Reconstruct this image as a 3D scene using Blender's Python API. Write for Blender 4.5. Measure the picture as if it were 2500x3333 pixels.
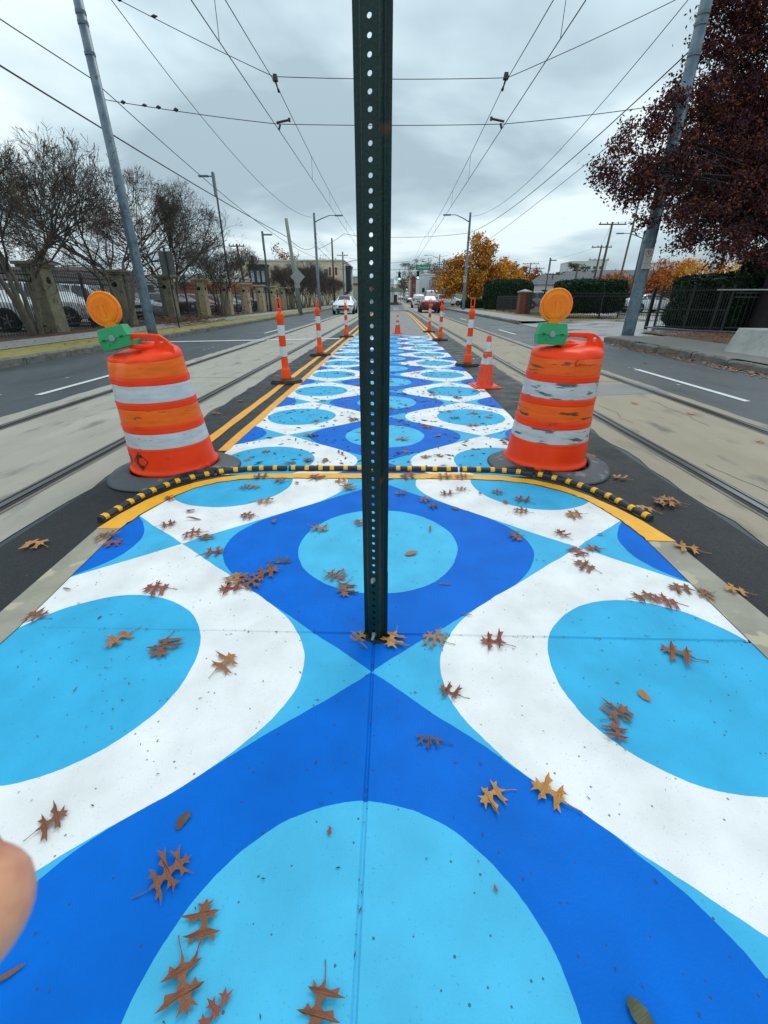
import bpy, bmesh, math, random
from math import sin, cos, pi, radians as R, sqrt, atan2, hypot
from mathutils import Vector, Matrix, Euler
from mathutils.geometry import tessellate_polygon
random.seed(7)
for o in list(bpy.data.objects): bpy.data.objects.remove(o)
S = bpy.context.scene
COL = S.collection
# ---------------------------------------------------------------- camera
cam = bpy.data.cameras.new('camera'); camo = bpy.data.objects.new('camera', cam); COL.objects.link(camo)
cam.sensor_fit = 'VERTICAL'; cam.sensor_height = 24; cam.sensor_width = 18
cam.lens = 1388/3333*24
cam.clip_start = 0.005; cam.clip_end = 3000
camo.location = (0, 0, 1.2)
camo.rotation_euler = (R(90-26.58), 0, R(0.92))
cam.dof.use_dof = True; cam.dof.focus_distance = 2.6; cam.dof.aperture_fstop = 16
S.camera = camo
S.render.resolution_x = 768; S.render.resolution_y = 1024
# ---------------------------------------------------------------- world
W = bpy.data.worlds.new('World'); S.world = W; W.use_nodes = True
nt = W.node_tree; N = nt.nodes; Lk = nt.links
for n in list(N): N.remove(n)
def nn(t, **k):
    n = N.new(t)
    for a, v in k.items(): setattr(n, a, v)
    return n
SUN_EL, SUN_ROT = R(52), R(200)
out = nn('ShaderNodeOutputWorld'); bg = nn('ShaderNodeBackground'); bg.inputs[1].default_value = 0.12
sky = nn('ShaderNodeTexSky', sky_type='NISHITA', sun_disc=False, sun_elevation=SUN_EL, sun_rotation=SUN_ROT)
tc = nn('ShaderNodeTexCoord'); sep = nn('ShaderNodeSeparateXYZ'); Lk.new(tc.outputs['Generated'], sep.inputs[0])
mz = nn('ShaderNodeMath', operation='MAXIMUM'); Lk.new(sep.outputs[2], mz.inputs[0]); mz.inputs[1].default_value = 0.0
az = nn('ShaderNodeMath', operation='ADD'); Lk.new(mz.outputs[0], az.inputs[0]); az.inputs[1].default_value = 0.16
dx = nn('ShaderNodeMath', operation='DIVIDE'); Lk.new(sep.outputs[0], dx.inputs[0]); Lk.new(az.outputs[0], dx.inputs[1])
dy = nn('ShaderNodeMath', operation='DIVIDE'); Lk.new(sep.outputs[1], dy.inputs[0]); Lk.new(az.outputs[0], dy.inputs[1])
cmb = nn('ShaderNodeCombineXYZ'); Lk.new(dx.outputs[0], cmb.inputs[0]); Lk.new(dy.outputs[0], cmb.inputs[1])
n1 = nn('ShaderNodeTexNoise'); n1.inputs['Scale'].default_value = 0.9; n1.inputs['Detail'].default_value = 5; n1.inputs['Roughness'].default_value = 0.5; n1.inputs['Distortion'].default_value = 0.35
mp = nn('ShaderNodeMapping'); mp.inputs['Scale'].default_value = (0.8, 0.9, 1); mp.inputs['Location'].default_value = (3.1, 1.7, 0); Lk.new(cmb.outputs[0], mp.inputs[0]); Lk.new(mp.outputs[0], n1.inputs['Vector'])
rp = nn('ShaderNodeValToRGB'); Lk.new(n1.outputs[0], rp.inputs[0])
e = rp.color_ramp.elements; e[0].position = 0.39; e[0].color = (0.34, 0.44, 0.50, 1); e[1].position = 0.60; e[1].color = (0.73, 0.83, 0.86, 1)
m2 = e = rp.color_ramp.elements.new(0.5); m2.color = (0.50, 0.63, 0.69, 1)
hr = nn('ShaderNodeMapRange'); Lk.new(mz.outputs[0], hr.inputs[0]); hr.inputs[1].default_value = 0.0; hr.inputs[2].default_value = 0.85; hr.inputs[3].default_value = 8.8; hr.inputs[4].default_value = 13.5
vm = nn('ShaderNodeVectorMath', operation='SCALE'); Lk.new(rp.outputs[0], vm.inputs[0]); Lk.new(hr.outputs[0], vm.inputs['Scale'])
mixw = nn('ShaderNodeMix', data_type='RGBA'); mixw.inputs[0].default_value = 0.93
Lk.new(sky.outputs[0], mixw.inputs[6]); Lk.new(vm.outputs[0], mixw.inputs[7]); Lk.new(mixw.outputs[2], bg.inputs[0]); Lk.new(bg.outputs[0], out.inputs[0])
sl = bpy.data.lights.new('sun', 'SUN'); sl.energy = 0.9; sl.angle = R(25); sl.color = (1, 0.97, 0.93)
so = bpy.data.objects.new('sun', sl); COL.objects.link(so); so.rotation_euler = (R(90)-SUN_EL, 0, pi-SUN_ROT+pi)
S.view_settings.view_transform = 'Standard'; S.view_settings.look = 'None'; S.view_settings.gamma = 1; S.view_settings.exposure = 0.1

# ---------------------------------------------------------------- materials
MATS = {}
def pm(name, c1, c2=None, sc=3.0, rough=0.6, metal=0.0, bump=0.0, bs=None, lo=0.35, hi=0.65, c3=None, sc3=40, t3=0.66, spec=0.5, rvar=0.0, w3=.05, coat=0.0, detail=4, stretch=None, trans=0.0):
    if name in MATS: return MATS[name]
    m = bpy.data.materials.new(name); m.use_nodes = True; MATS[name] = m
    t = m.node_tree; b = t.nodes['Principled BSDF']; L = t.links
    def new(ty, **k):
        n = t.nodes.new(ty)
        for a, v in k.items(): setattr(n, a, v)
        return n
    b.inputs['Roughness'].default_value = rough; b.inputs['Metallic'].default_value = metal
    b.inputs['Specular IOR Level'].default_value = spec; b.inputs['Coat Weight'].default_value = coat
    b.inputs['Base Color'].default_value = (*c1, 1)
    if trans: b.inputs['Transmission Weight'].default_value = trans
    co = new('ShaderNodeTexCoord'); vec = co.outputs['Object']
    if stretch:
        mp = new('ShaderNodeMapping'); mp.inputs['Scale'].default_value = stretch; L.new(vec, mp.inputs[0]); vec = mp.outputs[0]
    if c2 is not None:
        n = new('ShaderNodeTexNoise'); n.inputs['Scale'].default_value = sc; n.inputs['Detail'].default_value = detail; n.inputs['Roughness'].default_value = 0.6
        L.new(vec, n.inputs['Vector'])
        r = new('ShaderNodeMapRange'); L.new(n.outputs[0], r.inputs[0]); r.inputs[1].default_value = lo; r.inputs[2].default_value = hi
        mx = new('ShaderNodeMix', data_type='RGBA'); L.new(r.outputs[0], mx.inputs[0]); mx.inputs[6].default_value = (*c1, 1); mx.inputs[7].default_value = (*c2, 1)
        col = mx.outputs[2]
        if c3 is not None:
            n3 = new('ShaderNodeTexNoise'); n3.inputs['Scale'].default_value = sc3; n3.inputs['Detail'].default_value = 2; L.new(vec, n3.inputs['Vector'])
            r3 = new('ShaderNodeMapRange'); L.new(n3.outputs[0], r3.inputs[0]); r3.inputs[1].default_value = t3; r3.inputs[2].default_value = t3+w3
            n3.inputs['Detail'].default_value = max(2, detail-2); m3 = new('ShaderNodeMix', data_type='RGBA'); L.new(r3.outputs[0], m3.inputs[0]); L.new(col, m3.inputs[6]); m3.inputs[7].default_value = (*c3, 1); col = m3.outputs[2]
        L.new(col, b.inputs['Base Color'])
        if rvar:
            rr = new('ShaderNodeMapRange'); L.new(n.outputs[0], rr.inputs[0]); rr.inputs[1].default_value = lo; rr.inputs[2].default_value = hi; rr.inputs[3].default_value = rough; rr.inputs[4].default_value = rough+rvar; L.new(rr.outputs[0], b.inputs['Roughness'])
    if bump:
        nb = new('ShaderNodeTexNoise'); nb.inputs['Scale'].default_value = bs or 60; nb.inputs['Detail'].default_value = 5; L.new(vec, nb.inputs['Vector'])
        bp = new('ShaderNodeBump'); bp.inputs['Strength'].default_value = bump; bp.inputs['Distance'].default_value = 0.01; L.new(nb.outputs[0], bp.inputs['Height']); L.new(bp.outputs[0], b.inputs['Normal'])
    return m
def em(name, c, s):
    m = pm(name, c); b = m.node_tree.nodes['Principled BSDF']; b.inputs['Emission Color'].default_value = (*c, 1); b.inputs['Emission Strength'].default_value = s; return m

# ---------------------------------------------------------------- mesh builder
class MB:
    def __init__(s): s.v = []; s.f = []; s.m = []
    def add(s, vs, fs, mi=0):
        o = len(s.v); s.v += [tuple(p) for p in vs]; s.f += [tuple(i+o for i in f) for f in fs]
        s.m += [mi]*len(fs); return s
    def box(s, c, d, mi=0, rz=0, tilt=None, taper=1.0):
        x, y, z = d[0]/2, d[1]/2, d[2]/2; M = Matrix.Rotation(rz, 3, 'Z')
        if tilt: M = M @ Euler(tilt).to_matrix()
        vs = []
        for sz in (-1, 1):
            k = taper if sz > 0 else 1
            for sx, sy in ((-1, -1), (1, -1), (1, 1), (-1, 1)): vs.append(Vector(c) + M @ Vector((sx*x*k, sy*y*k, sz*z)))
        return s.add(vs, [(3, 2, 1, 0), (4, 5, 6, 7), (0, 1, 5, 4), (1, 2, 6, 5), (2, 3, 7, 6), (3, 0, 4, 7)], mi)
    def tube(s, pts, r, n=8, mi=0, cap=True):
        pts = [Vector(p) for p in pts]; k = len(pts)
        if not isinstance(r, (list, tuple)): r = [r]*k
        vs = []; up = None
        for i, p in enumerate(pts):
            d = (pts[min(i+1, k-1)] - pts[max(i-1, 0)]).normalized()
            if up is None: up = d.orthogonal().normalized()
            else:
                up = up - d*up.dot(d)
                up = up.normalized() if up.length > 1e-6 else d.orthogonal().normalized()
            w = d.cross(up)
            for j in range(n):
                a = 2*pi*j/n; vs.append(p + (up*cos(a) + w*sin(a))*r[i])
        fs = [(i*n+j, i*n+(j+1) % n, (i+1)*n+(j+1) % n, (i+1)*n+j) for i in range(k-1) for j in range(n)]
        if cap: fs += [tuple(reversed(range(n))), tuple(range((k-1)*n, k*n))]
        return s.add(vs, fs, mi)
    def lathe(s, prof, n=24, c=(0, 0, 0), mi=0, fn=None, M=None, cap=True):
        vs = []
        for (r, z) in prof:
            for j in range(n):
                a = 2*pi*j/n; p = Vector((r*cos(a), r*sin(a), z))
                if fn: p = fn(p, a, z)
                if M: p = M @ p
                vs.append(p + Vector(c))
        fs = []; mm = []
        k = len(prof)
        for i in range(k-1):
            for j in range(n): fs.append((i*n+j, i*n+(j+1) % n, (i+1)*n+(j+1) % n, (i+1)*n+j)); mm.append(mi[i] if isinstance(mi, list) else mi)
        if cap:
            fs.append(tuple(reversed(range(n)))); mm.append(mi[0] if isinstance(mi, list) else mi)
            fs.append(tuple(range((k-1)*n, k*n))); mm.append(mi[-1] if isinstance(mi, list) else mi)
        o = len(s.v); s.v += [tuple(p) for p in vs]; s.f += [tuple(q+o for q in f) for f in fs]; s.m += mm; return s
    def prism(s, pts, z0, z1, mi=0, M=None):
        n = len(pts); vs = [Vector((x, y, z0)) for x, y in pts] + [Vector((x, y, z1)) for x, y in pts]
        if M: vs = [M @ v for v in vs]
        return s.add(vs, [tuple(reversed(range(n))), tuple(range(n, 2*n))] + [(i, (i+1) % n, n+(i+1) % n, n+i) for i in range(n)], mi)
    def quad(s, a, b, c, d, mi=0): return s.add([a, b, c, d], [(0, 1, 2, 3)], mi)
    def mesh(s, name, mats, smooth=False):
        me = bpy.data.meshes.new(name); me.from_pydata(s.v, [], s.f)
        for m in (mats if isinstance(mats, (list, tuple)) else [mats]): me.materials.append(m)
        me.polygons.foreach_set('material_index', s.m)
        if smooth: me.polygons.foreach_set('use_smooth', [True]*len(s.f))
        me.update(); return me
    def build(s, name, mats, parent=None, smooth=False, loc=None, rz=0, bev=0):
        o = bpy.data.objects.new(name, s.mesh(name, mats, smooth)); COL.objects.link(o)
        if parent: o.parent = parent
        if loc: o.location = loc
        if rz: o.rotation_euler.z = rz
        if bev:
            b = o.modifiers.new('b', 'BEVEL'); b.width = bev; b.segments = 3; b.limit_method = 'ANGLE'; b.angle_limit = R(40)
        return o
def tag(o, label=None, cat=None, group=None, kind=None):
    if label: o['label'] = label
    if cat: o['category'] = cat
    if group: o['group'] = group
    if kind: o['kind'] = kind
    return o
def st(o): o['kind'] = 'structure'; return o
def thing(name, label, cat, loc=(0, 0, 0), rz=0, group=None):
    o = bpy.data.objects.new(name, None); COL.objects.link(o); o.location = loc; o.rotation_euler = (0, 0, rz); o.empty_display_size = 0.2
    return tag(o, label, cat, group)
def dup(root, loc=None, rz=None, label=None, sc=None, skip=()):
    r = root.copy(); COL.objects.link(r)
    if loc is not None: r.location = loc
    if rz is not None: r.rotation_euler = (root.rotation_euler.x, root.rotation_euler.y, rz)
    if sc is not None: r.scale = (sc, sc, sc) if not isinstance(sc, (tuple, list)) else sc
    if label: r['label'] = label
    for ch in list(root.children):
        if ch.name.split('.')[0] in skip: continue
        c = ch.copy(); COL.objects.link(c); c.parent = r
        for g in list(ch.children):
            d = g.copy(); COL.objects.link(d); d.parent = c
    return r
def recolor(root, frm, to):
    for c in root.children_recursive if hasattr(root, 'children_recursive') else root.children:
        if c.type == 'MESH':
            for i, sl_ in enumerate(c.material_slots):
                if sl_.material and sl_.material.name == frm: sl_.link = 'OBJECT'; sl_.material = to
def gz(y):
    P = [(-60, 0), (150, 0), (193, .9), (260, 3.0), (345, 6.0), (400, 8.8), (500, 14.2), (620, 18), (900, 19)]
    if y <= P[0][0]: return 0
    for (a, za), (b, zb) in zip(P, P[1:]):
        if y <= b:
            t = (y-a)/(b-a); return za + (zb-za)*t
    return 19
def sheet(name, x0, x1, y0, y1, z, mat, step=None, jit=0.0, kind=True, js=0.35):
    """ground strip following the hill, with optional ragged long edges"""
    ys = []; y = y0
    while y < y1-1e-6:
        ys.append(y); y += (step or (6 if y < 60 else 15))
    ys.append(y1); m = MB(); prev = None
    for i, y in enumerate(ys):
        a = (x0(y) if callable(x0) else x0) + (random.uniform(-jit, jit) if jit else 0)
        b = (x1(y) if callable(x1) else x1) + (random.uniform(-jit, jit) if jit else 0)
        m.v += [(a, y, z+gz(y)), (b, y, z+gz(y))]
        if i: k = 2*i; m.f.append((k-2, k-1, k+1, k)); m.m.append(0)
    o = m.build(name, mat)
    return st(o) if kind else o

# ---------------------------------------------------------------- ground & roads
asph = pm('asphalt', (.030, .042, .049), (.056, .073, .082), sc=1.3, rough=.40, rvar=.3, bump=.5, bs=120, c3=(.15, .16, .16), sc3=120, t3=.68, lo=.34, hi=.66, detail=8, stretch=(1, .4, 1))
asph_w = pm('fresh_asphalt', (.006, .008, .010), (.019, .022, .025), sc=3.5, rough=.30, rvar=.4, spec=.35, bump=1.0, bs=110, c3=(.22, .22, .21), sc3=150, t3=.70, lo=.36, hi=.64, detail=8)
conc = pm('track_concrete', (.31, .285, .235), (.41, .375, .32), sc=2.6, rough=.62, rvar=.25, bump=.5, bs=70, c3=(.15, .145, .135), sc3=4.2, t3=.58, w3=.16, lo=.3, hi=.7, stretch=(1, .35, 1), detail=7)
concr = pm('track_concrete_tan', (.27, .225, .155), (.36, .305, .225), sc=2.6, rough=.62, rvar=.25, bump=.5, bs=70, c3=(.14, .125, .105), sc3=4.2, t3=.575, w3=.17, lo=.3, hi=.7, stretch=(1, .35, 1), detail=7)
sidew = pm('sidewalk', (.24, .235, .22), (.30, .29, .27), sc=2, rough=.7, bump=.2, bs=60)
grassm = pm('grass_ground', (.34, .27, .06), (.20, .20, .045), sc=6, rough=.9, bump=1, bs=60, c3=(.28, .22, .10), sc3=30, t3=.58)
mulch = pm('mulch', (.05, .027, .017), (.09, .05, .03), sc=9, rough=.95, bump=1, bs=50)
paintw = pm('road_paint_white', (.62, .63, .63), (.72, .73, .72), sc=8, rough=.5, c3=(.2, .2, .2), sc3=45, t3=.67)
painty = pm('road_paint_yellow', (.90, .40, .015), (.80, .33, .012), sc=9, rough=.5, c3=(.30, .17, .05), sc3=60, t3=.66, bump=.15)
kerbm = pm('granite_kerb', (.20, .19, .165), (.12, .115, .10), sc=7, rough=.8, bump=.9, bs=35, c3=(.06, .07, .03), sc3=12, t3=.60)
wetl = pm('wet_lot', (.10, .105, .115), (.16, .165, .175), sc=.5, rough=.18, rvar=.3)
sheet('ground', -900, 900, -60, 900, -0.03, pm('earth', (.10, .09, .05), (.07, .08, .04), sc=.4, rough=.9))
sheet('road', -7.47, 6.6, -12, 620, 0.0, asph)
sheet('track_slab', -4.38, -2.12, -12, 620, .004, conc, step=.22, jit=.025)
sheet('track_slab', 2.05, 3.98, -12, 620, .004, concr, step=.22, jit=.025)
sheet('fresh_asphalt_strip', -2.10, lambda y: -1.45, -12, 60, .0025, asph_w)
sheet('fresh_asphalt_strip', 1.38, 2.02, -12, 60, .0025, asph_w)
m = MB()
for y in (3.9, 7.9): pass
st(MB().quad((2.06, 5.9, .006), (3.95, 6.2, .006), (3.95, 7.0, .006), (2.06, 6.6, .006)).build('road_patch', pm('patch', (.17, .165, .155), (.22, .21, .20), sc=2, rough=.5)))
# rails: flangeway groove + steel head
steel = pm('rail_steel', (.30, .29, .30), (.20, .19, .19), sc=4, rough=.28, metal=.9, stretch=(1, .05, 1))
groove = pm('rail_groove', (.018, .016, .015), (.035, .028, .022), sc=8, rough=.7)
edge_c = pm('rail_grout', (.16, .15, .13), (.22, .20, .17), sc=5, rough=.8, bump=.3)
for rx, sd in ((-2.50, -1), (-4.045, 1), (2.36, 1), (3.76, -1)):
    m = MB()
    for k in range(60):
        ya, yb = -12+k*10, -12+(k+1)*10
        za, zb = gz(ya), gz(yb)
        def strip(x0, x1, z, mi): m.quad((x0, ya, z+za), (x1, ya, z+za), (x1, yb, z+zb), (x0, yb, z+zb), mi)
        strip(rx-.085, rx+.085, .008, 2); strip(rx-.058, rx+.058, .012, 1); 
        c = rx - sd*.006; strip(c-.022, c+.022, .018, 0)
        c = rx + sd*.047; strip(c-.006, c+.006, .016, 0)
    st(m.build('tram_rail', [steel, groove, edge_c]))
# road markings
def dash(x, ya, yb, w=.10, name='lane_marking'):
    m = MB(); m.quad((x-w/2, ya, .006+gz(ya)), (x+w/2, ya+.02, .006+gz(ya)), (x+w/2, yb, .006+gz(yb)), (x-w/2, yb, .006+gz(yb))); return st(m.build(name, paintw))
for k in range(12): dash(-4.9, 5.93+11.8*k, 8.85+11.8*k)
for k in range(12): dash(4.64, 5.67+11.6*k, 8.5+11.6*k)
st(MB().quad((-7.3, 14.0, .0125), (-7.3, 13.72, .0125), (-1.72, 15.1, .0125), (-1.72, 15.42, .0125)).build('stop_line', paintw))
for yy in (58, 66):
    for xx in (-6, -4.9, -3.4, -1.8, .2, 1.6, 3.1, 4.9): st(MB().quad((xx, yy, .02), (xx+.7, yy, .02), (xx+.7, yy+2, .02), (xx, yy+2, .02)).build('crosswalk_marking', paintw))
for x0 in (-1.72, -1.475):
    m = MB(); ys = [2.95+.35*i for i in range(38)] if x0 < -1.6 else [3.56+.35*i for i in range(38)]
    ys += list(range(18, 46, 4))
    pr_ = None
    for y in ys:
        w = .095; dxx = (.10*(y-3)/14 if x0 < -1.6 else .08*(y-3)/14) if y < 18 else .09
        a = (x0-w/2+dxx+random.uniform(-.006, .006), y, .0075); b = (x0+w/2+dxx+random.uniform(-.006, .006), y, .0075)
        if pr_: m.quad(pr_[0], pr_[1], b, a)
        pr_ = (a, b)
    st(m.build('centre_line', painty))
for off in (0, .17):
    m = MB(); pts = [(1.36+off, 15.6), (1.40+off, 18.6), (1.42+off, 24), (1.46+off, 30), (1.47+off, 42), (1.40+off, 45.5), (1.0+off*.6, 48+off*2), (0.2, 49.5+off*4), (-1.0, 49.8+off*4)]
    for (xa, ya), (xb, yb) in zip(pts, pts[1:]):
        t = Vector((xb-xa, yb-ya)).normalized(); nx, ny = -t.y*.05, t.x*.05*1
        m.quad((xa-nx, ya-ny, .0075), (xa+nx, ya+ny, .0075), (xb+nx, yb+ny, .0075), (xb-nx, yb-ny, .0075))
    st(m.build('centre_line', painty))
# hatched paving beyond the mural
st(MB().quad((-1.42, 16.6, .0055), (1.32, 16.6, .0055), (1.38, 48, .0055), (-1.2, 48, .0055)).build('brick_paving', pm('paver', (.16, .155, .15), (.23, .22, .21), sc=3, rough=.6, c3=(.10, .06, .04), sc3=9, t3=.60)))
m = MB(); y = 17.2
while y < 47: m.box((0, y, .008), (2.5, .05+.003*y, .004)); y += 1.15
st(m.build('paving_joint_lines', pm('paver_line', (.42, .42, .41), (.3, .3, .3), sc=5, rough=.7)))
# joints and cracks in the track slab, worn bits of old lane paint
jm = pm('slab_joint', (.10, .09, .075), (.16, .15, .13), sc=20, rough=.9); rj = random.Random(21)
for sx0, sx1 in ((-4.30, -2.20), (2.10, 3.93)):
    m = MB()
    for k in range(9):
        y = 1.2+6.1*k+rj.uniform(-.4, .4); y2 = y+rj.uniform(-.1, .1); m.quad((sx0, y, .0068), (sx1, y2, .0068), (sx1, y2+.014, .0068), (sx0, y+.014, .0068))
    for k in range(7):
        x = rj.uniform(sx0+.3, sx1-.3); y = rj.uniform(2, 16); L_ = rj.uniform(.4, 1.6); P = [(x, y)]
        for j in range(9): x += rj.gauss(0, .035); y += L_/9; P.append((x, y))
        for (xa, ya), (xb, yb) in zip(P, P[1:]): m.quad((xa, ya, .0066), (xa+.006, ya, .0066), (xb+.006, yb, .0066), (xb, yb, .0066))
    st(m.build('slab_joints', jm))
m = MB()
for k in range(26):
    x, y, a = rj.choice([-4.88, -4.9, 1.72, 1.8, -5.4, 4.6])+rj.gauss(0, .05), rj.uniform(3.2, 14), rj.uniform(.01, .035); m.quad((x-a*.5, y, .0072), (x+a*.6, y+.01, .0072), (x+a*.4, y+a*rj.uniform(2, 6), .0072), (x-a*.4, y+a*3, .0072))
st(m.build('worn_paint_flecks', paintw))
# kerbs, verges
def kerb(name, x, sgn, y0, y1, seed):
    rnd = random.Random(seed); y = y0; m = MB()
    while y < y1:
        l = rnd.uniform(1.1, 1.9); w = .16+rnd.uniform(-.015, .02); h = .155+rnd.uniform(-.02, .02); c = x+sgn*w/2
        n = 5; pts = []
        for i in range(n+1):
            yy = y+.012+(l-.024)*i/n; j = rnd.uniform(-.012, .012); hh = h+rnd.uniform(-.01, .01); e = .03 if i in (0, n) else 0
            pts.append([(x+j+sgn*e*.5, yy, -.02), (x+j*.5+sgn*.004, yy, hh-.03-e*.5), (x+sgn*.03+j, yy, hh-e*.4), (x+sgn*w, yy, hh-e*.3), (x+sgn*w, yy, -.02)])
        o = len(m.v); m.v += [p for r_ in pts for p in r_]
        for i in range(n):
            for j in range(4):
                f = (o+i*5+j, o+i*5+j+1, o+(i+1)*5+j+1, o+(i+1)*5+j); m.f.append(f if sgn < 0 else f[::-1]); m.m.append(0)
        for i in (0, n): m.f.append(tuple(o+i*5+j for j in range(5))); m.m.append(0)
        y += l
    return st(m.build(name, kerbm))
kerb('kerb', -7.47, -1, -4, 98, 3); kerb('kerb', 6.58, 1, -4, 14.0, 4); kerb('kerb', 6.62, 1, 24.5, 62, 5)
def bumpy(name, x0, x1, y0, y1, z, amp, mat, nx=12, dy=.35):
    m = MB(); ny = int((y1-y0)/dy)
    for j in range(ny+1):
        for i in range(nx+1):
            m.v.append((x0+(x1-x0)*i/nx, y0+(y1-y0)*j/ny, z+(random.uniform(-amp, amp) if 0 < i < nx else 0)))
    for j in range(ny):
        for i in range(nx): a = j*(nx+1)+i; m.f.append((a, a+1, a+nx+2, a+nx+1)); m.m.append(0)
    return st(m.build(name, mat, smooth=True))
bumpy('verge_left', -9.0, -7.57, -4, 98, .138, .010, grassm)
sheet('sidewalk_left', -10.6, -9.0, -4, 98, .15, sidew)
bumpy('mulch_bed', -12.5, -10.6, -4, 98, .15, .03, mulch)
sheet('parking_lot_left', -45, -12.5, -4, 62, .10, pm('lot', (.10, .10, .10), (.14, .14, .14), sc=1, rough=.5))
leafg = pm('leafy_ground', (.16, .085, .035), (.09, .055, .03), sc=14, rough=.9, bump=1, bs=40, c3=(.30, .15, .05), sc3=34, t3=.58)
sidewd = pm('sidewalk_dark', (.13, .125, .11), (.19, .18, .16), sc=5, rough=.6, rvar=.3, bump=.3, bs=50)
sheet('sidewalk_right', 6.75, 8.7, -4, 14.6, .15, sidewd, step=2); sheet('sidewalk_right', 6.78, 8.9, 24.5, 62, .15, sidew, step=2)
bumpy('leaf_litter_bank', 8.7, 11.4, -4, 16.4, .155, .03, leafg)
bumpy('verge_right', 8.9, 14.5, 24.5, 62, .15, .03, pm('dry_grass', (.22, .15, .05), (.13, .13, .035), sc=5, rough=.9, bump=1, bs=50, c3=(.30, .15, .04), sc3=25, t3=.58))
drv = st(MB().add([(6.6, 14.0, .02), (9.4, 15.4, .15), (11.5, 17.2, .15), (17, 20, .14), (17, 30, .14), (11.0, 26, .15), (8.9, 24.5, .15), (6.6, 25.5, .02)], [tuple(range(8))]).build('driveway', pm('driveway', (.20, .20, .20), (.28, .28, .28), sc=.7, rough=.22, rvar=.35)))
sheet('parking_lot_right', 14.5, 60, 8, 40, .12, wetl)
sheet('lawn_right', 12.5, 70, 40, 47, .16, pm('lawn', (.30, .25, .08), (.20, .20, .05), sc=1.2, rough=.9))
sheet('lawn_right_far', 14, 90, 47, 62, .13, wetl)

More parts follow.
